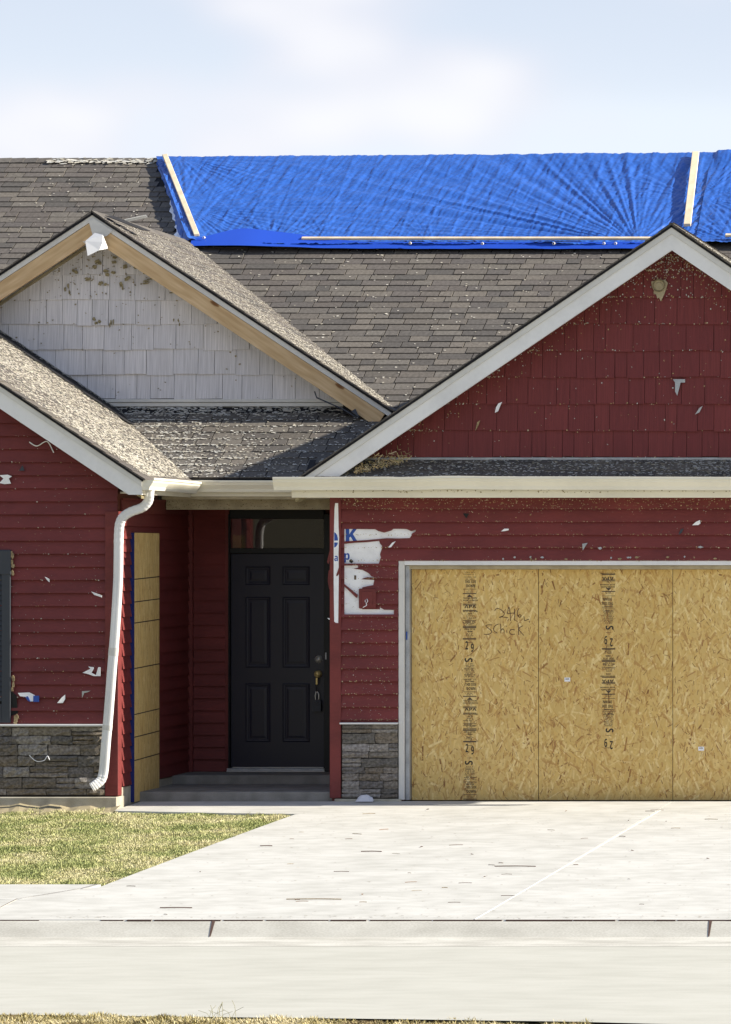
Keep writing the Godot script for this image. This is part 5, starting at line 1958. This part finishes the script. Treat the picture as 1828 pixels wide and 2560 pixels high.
	tube(st, smooth_path([Vector3(-2.86, 0.445, 0.69), Vector3(-2.80, 0.395, 0.69), Vector3(-2.73, 0.40, 0.69), Vector3(-2.70, 0.44, 0.69), Vector3(-2.68, 0.405, 0.69)]), 0.0035)
	tube(st, smooth_path([Vector3(-2.87, 3.235, 0.65), Vector3(-2.80, 3.20, 0.66), Vector3(-2.71, 3.24, 0.66), Vector3(-2.65, 3.14, 0.66)]), 0.005)
	obj("loose_thread", st, M.wrap, house)

# ------------------------------------------------------------------ grass
func tuft(height, blades):
	var st = mb()
	var r = RandomNumberGenerator.new()
	r.seed = 3 + blades
	for k in blades:
		var a = r.randf() * TAU
		var d = Vector3(cos(a), 0, sin(a))
		var s = Vector3(-d.z, 0, d.x) * 0.0035
		var p = d * r.randf() * 0.02
		var lean = r.randf_range(0.2, 0.9)
		var h = height * r.randf_range(0.5, 1.0)
		var mid = p + Vector3(0, h * 0.6, 0) + d * lean * h * 0.35
		var tip = p + Vector3(0, h * 0.85, 0) + d * lean * h * 1.0
		quad(st, p - s, p + s, mid + s * 0.8, mid - s * 0.8, Vector3(0, 0, 1))
		tri(st, mid - s * 0.8, mid + s * 0.8, tip, Vector3(0, 0, 1))
	st.generate_normals()
	return st.commit()

func grass(called, count, mesh, placer, cols, lo, hi):
	var mm = MultiMesh.new()
	mm.transform_format = MultiMesh.TRANSFORM_3D
	mm.use_colors = true
	mm.mesh = mesh
	mm.instance_count = count
	var n = FastNoiseLite.new()
	n.seed = 5
	n.frequency = 0.9
	n.fractal_octaves = 3
	for k in count:
		var p = placer.call()
		var s = rng.randf_range(lo, hi)
		var f = n.get_noise_2d(p.x * 1.3, p.z) + rng.randfn(0.0, 0.22)
		var tall = 1.0 + clamp(n.get_noise_2d(p.x * 2.2 + 50.0, p.z * 1.4) * 1.3, -0.4, 0.8)
		mm.set_instance_transform(k, Transform3D(Basis(Vector3.UP, rng.randf() * TAU) * Basis.from_scale(Vector3(s, s * tall, s)), p))
		var t = clamp(f + 0.5, 0.0, 1.0) * (cols.size() - 1)
		var i = int(min(t, cols.size() - 1.001))
		var c = cols[i].lerp(cols[i + 1], t - i)
		var v = rng.randf_range(0.8, 1.2)
		mm.set_instance_color(k, Color(c.r * v, c.g * v, c.b * v))
	var o = MultiMeshInstance3D.new()
	o.multimesh = mm
	o.material_override = M.grass
	put(o, called, self)
	return stuff(o)

var tn2 = FastNoiseLite.new()

func build_grass():
	var cols = [Color(0.25, 0.285, 0.105), Color(0.36, 0.375, 0.16), Color(0.46, 0.445, 0.22), Color(0.54, 0.50, 0.30)]
	var t = tuft(0.034, 7)
	var g = grass("lawn_grass", 60000, t, func():
		var z = 0.75 + 6.2 * rng.randf()
		var x1 = edge_x(z) - 0.01
		if z < 1.3:
			x1 = -0.95 if z > 1.0 else -2.1
			if z > 1.14:
				x1 = -0.4
		var x = x1 - 4.2 * rng.randf() + 0.03 * max(0.0, tn2.get_noise_2d(z * 7.0, 3.0) + 0.2)
		return Vector3(x, G(z) - 0.03, z), cols, 0.7, 1.25)
	tag(g, "yellowing lawn grass between the wing's foundation and the driveway", "grass")
	var g2 = grass("verge_grass", 5000, t, func():
		var z = 7.9 + 0.2 * rng.randf()
		return Vector3(-1.75 - 3.0 * rng.randf(), G(z) - 0.035, z), cols, 0.4, 0.8)
	tag(g2, "thin strip of grass between the sidewalk and the flared driveway", "grass")
	var dry = [Color(0.20, 0.15, 0.075), Color(0.34, 0.29, 0.12), Color(0.5, 0.43, 0.23), Color(0.58, 0.51, 0.33)]
	var g3 = grass("roadside_grass", 16000, tuft(0.042, 8), func():
		var x = -1.5 + 5.6 * rng.randf()
		if x > 2.9 and rng.randf() < 0.6:
			x -= 2.4
		var z0 = 14.45 + 0.105 * (max(x, 0.3) - 0.68) + 0.02 * sin(x * 9.0) + 0.03 * tn2.get_noise_2d(x * 40.0, 1.0)
		var z = z0 + 1.2 * rng.randf()
		return Vector3(x, lerp(-0.475, -0.44, min(1.0, (z - z0) * 2.0)), z), dry, 0.7, 1.25)
	tag(g3, "dry roadside grass along the near edge of the street", "grass")
	# one taller tuft at the street edge
	var st = mb()
	for k in 14:
		var a = rng.randf() * TAU
		var d = Vector3(cos(a), 0, sin(a) * 0.5)
		var p = Vector3(1.92 + rng.randfn(0.0, 0.05), -0.45, 14.60 + rng.randf() * 0.06)
		var h = rng.randf_range(0.05, 0.12)
		tube(st, [p, p + Vector3(0, h * 0.7, 0) + d * 0.03, p + Vector3(0, h, 0) + d * 0.08], 0.001, 4)
	tag(obj("grass_tuft", st, mat(lin(0.24, 0.22, 0.09), 0.9)), "taller tuft of dry grass at the street's near edge", "grass")
	# earth bank against the foundation
	st = mb()
	for k in 24:
		var x = -4.2 + k * 0.09
		var h0 = 0.01 + 0.014 * sin(k * 1.9) - 0.022 * smoothstep(14.0, 23.0, k)
		var h1 = 0.01 + 0.014 * sin((k + 1) * 1.9) - 0.022 * smoothstep(14.0, 23.0, k + 1)
		quad(st, Vector3(x, h0, 0.71), Vector3(x + 0.09, h1, 0.71), Vector3(x + 0.09, -0.055, 1.1), Vector3(x, -0.055, 1.1), Vector3(0, 1, 0.2))
	structure(obj("soil_bank", st, mat(lin(0.36, 0.31, 0.2), 1.0, M.fine, Vector3(1.5, 1.5, 1.5))))

# ------------------------------------------------------------------ loose things on the concrete
func build_litter():
	var r = RandomNumberGenerator.new()
	r.seed = 77
	var where_z = ["near the garage door", "midway down the driveway", "near the curb"]
	var where_x = ["by the lawn's edge", "left of the centre joint", "close to the centre joint", "right of the centre joint"]
	for k in 46:
		var z = 0.9 + 8.1 * r.randf()
		var sc = 11040.0 / (40.0 - z)
		var x = lerp(edge_x(z) + 0.1, CAM.x - 1172.0 / sc, r.randf())
		var at = Vector3(x, G(z) + 0.004, z)
		var iz = 0 if z < 3.5 else (1 if z < 6.4 else 2)
		var jx = 2.79 - 0.032 * z
		var ix = 0 if x < edge_x(z) + 0.8 else (1 if x < jx - 0.5 else (2 if x < jx + 0.4 else 3))
		var place = where_x[ix] + ", " + where_z[iz]
		if k % 4 != 3:
			var l = r.randf_range(0.012, 0.06)
			var st = mb()
			var yaw = r.randfn(0.0, 0.5)
			var d = Vector3(cos(yaw), 0, sin(yaw))
			var pts = [-d * l, Vector3(0, 0.0015, r.randf_range(-0.004, 0.004)), d * l]
			tube(st, smooth_path(pts, 3), r.randf_range(0.0014, 0.0026), 5)
			var tone = r.randi() % 3
			var o = obj("twig", st, [M.twig, M.leaf, M.tan][tone])
			o.position = at
			tag(o, ["dark brown", "reddish brown", "pale tan"][tone] + (" twig " if l > 0.045 else " sliver ") + place, "twig", "splinters and twigs on the driveway")
		else:
			var st = mb()
			var s = r.randf_range(0.010, 0.020)
			var a = r.randf() * TAU
			var p = [Vector3(-1, 0, 0), Vector3(-0.3, 0.25, 0.5), Vector3(0.6, 0.6, 0.35), Vector3(1.1, 0.3, 0), Vector3(0.4, 0.55, -0.5), Vector3(-0.4, 0.2, -0.45)]
			for j in range(1, 5):
				tri(st, p[0] * s, p[j] * s, p[j + 1] * s, Vector3.UP)
				tri(st, p[0] * s - Vector3(0, 0.001, 0), p[j] * s - Vector3(0, 0.001, 0), p[j + 1] * s - Vector3(0, 0.001, 0), Vector3.DOWN)
			var tone = r.randi() % 2
			var o = obj("dead_leaf", st, [M.leaf, M.twig][tone])
			o.position = at
			o.rotation.y = a
			tag(o, ["reddish", "dark"][tone] + " curled dead leaf " + place, "leaf", "dead leaves on the driveway")
	# the longer splinters that can be told apart
	for q in [[0.28, 8.6, 0.115, 0.02, "reddish splinter lying near the curb at the left of the driveway"], [1.15, 8.05, 0.20, 0.02, "long thin pale straw lying near the curb"], [2.25, 5.75, 0.16, 0.05, "long dark splinter left of the driveway's centre joint"], [0.92, 4.6, 0.085, 0.25, "slanting dark splinter at the middle of the driveway"], [-0.02, 4.15, 0.05, 0.0, "short dark splinter near the lawn's edge"]]:
		var st = mb()
		tube(st, smooth_path([Vector3(-q[2], 0, 0), Vector3(0.1 * q[2], 0.002, 0.003), Vector3(q[2], 0, q[3] * q[2])], 4), 0.0036, 5)
		var o = obj("splinter", st, M.twig if q[4].find("pale") < 0 else M.tan)
		o.position = Vector3(q[0], G(q[1]) + 0.006, q[1])
		tag(o, q[4], "splinter")
	var grit = flakes("grit", self, 1600, [[0.3, 0.22, 0.13], [0.16, 0.11, 0.07], [0.5, 0.42, 0.28], [0.66, 0.64, 0.6]], Vector2(0.003, 0.012), func():
		var z = 0.7 + 8.55 * pow(r.randf(), 0.9)
		if r.randf() < 0.25:
			z = 2.0 + r.randfn(0.0, 0.5)
		if z < 0.6 or r.randf() < 0.12:
			z = 9.2 - abs(r.randfn(0.0, 0.08))
		var x = r.randf_range(edge_x(z) + 0.03, 5.0)
		return Transform3D(Basis(Vector3.RIGHT, -PI / 2), Vector3(x, G(z) + 0.003, z)), Vector2(1.6, 0.8))
	tag(grit, "fine grit and wood flecks strewn over the driveway", "grit")
	# crumpled plastic at the foot of the stone pier
	var st = mb()
	var g = []
	for j in 7:
		var row = []
		for i in 11:
			var u = i / 10.0 - 0.5
			var v = j / 6.0
			var hh = 0.055 * (1.0 - pow(abs(u) * 2.0, 2.0)) * sin(v * PI) + r.randf_range(0.0, 0.02) * sin(v * PI)
			row.append(Vector3(u * 0.16 + r.randf_range(-0.006, 0.006), max(0.0, hh), v * 0.09))
		g.append(row)
	for j in 6:
		for i in 10:
			quad(st, g[j][i], g[j][i + 1], g[j + 1][i + 1], g[j + 1][i], Vector3(0, 1, 0.3))
	var pl = obj("crumpled_plastic", st, M.plastic)
	pl.position = Vector3(0.02, 0.004, 0.07)
	tag(pl, "crumpled grey plastic scrap lying at the foot of the stone pier", "plastic scrap")
	# a blue tie on the door jamb
	st = mb()
	box(st, Vector3(0.366, 1.46, -0.02), Vector3(0.378, 1.535, -0.012), 0.003)
	obj("blue_cap", st, M.ink_blue, house)
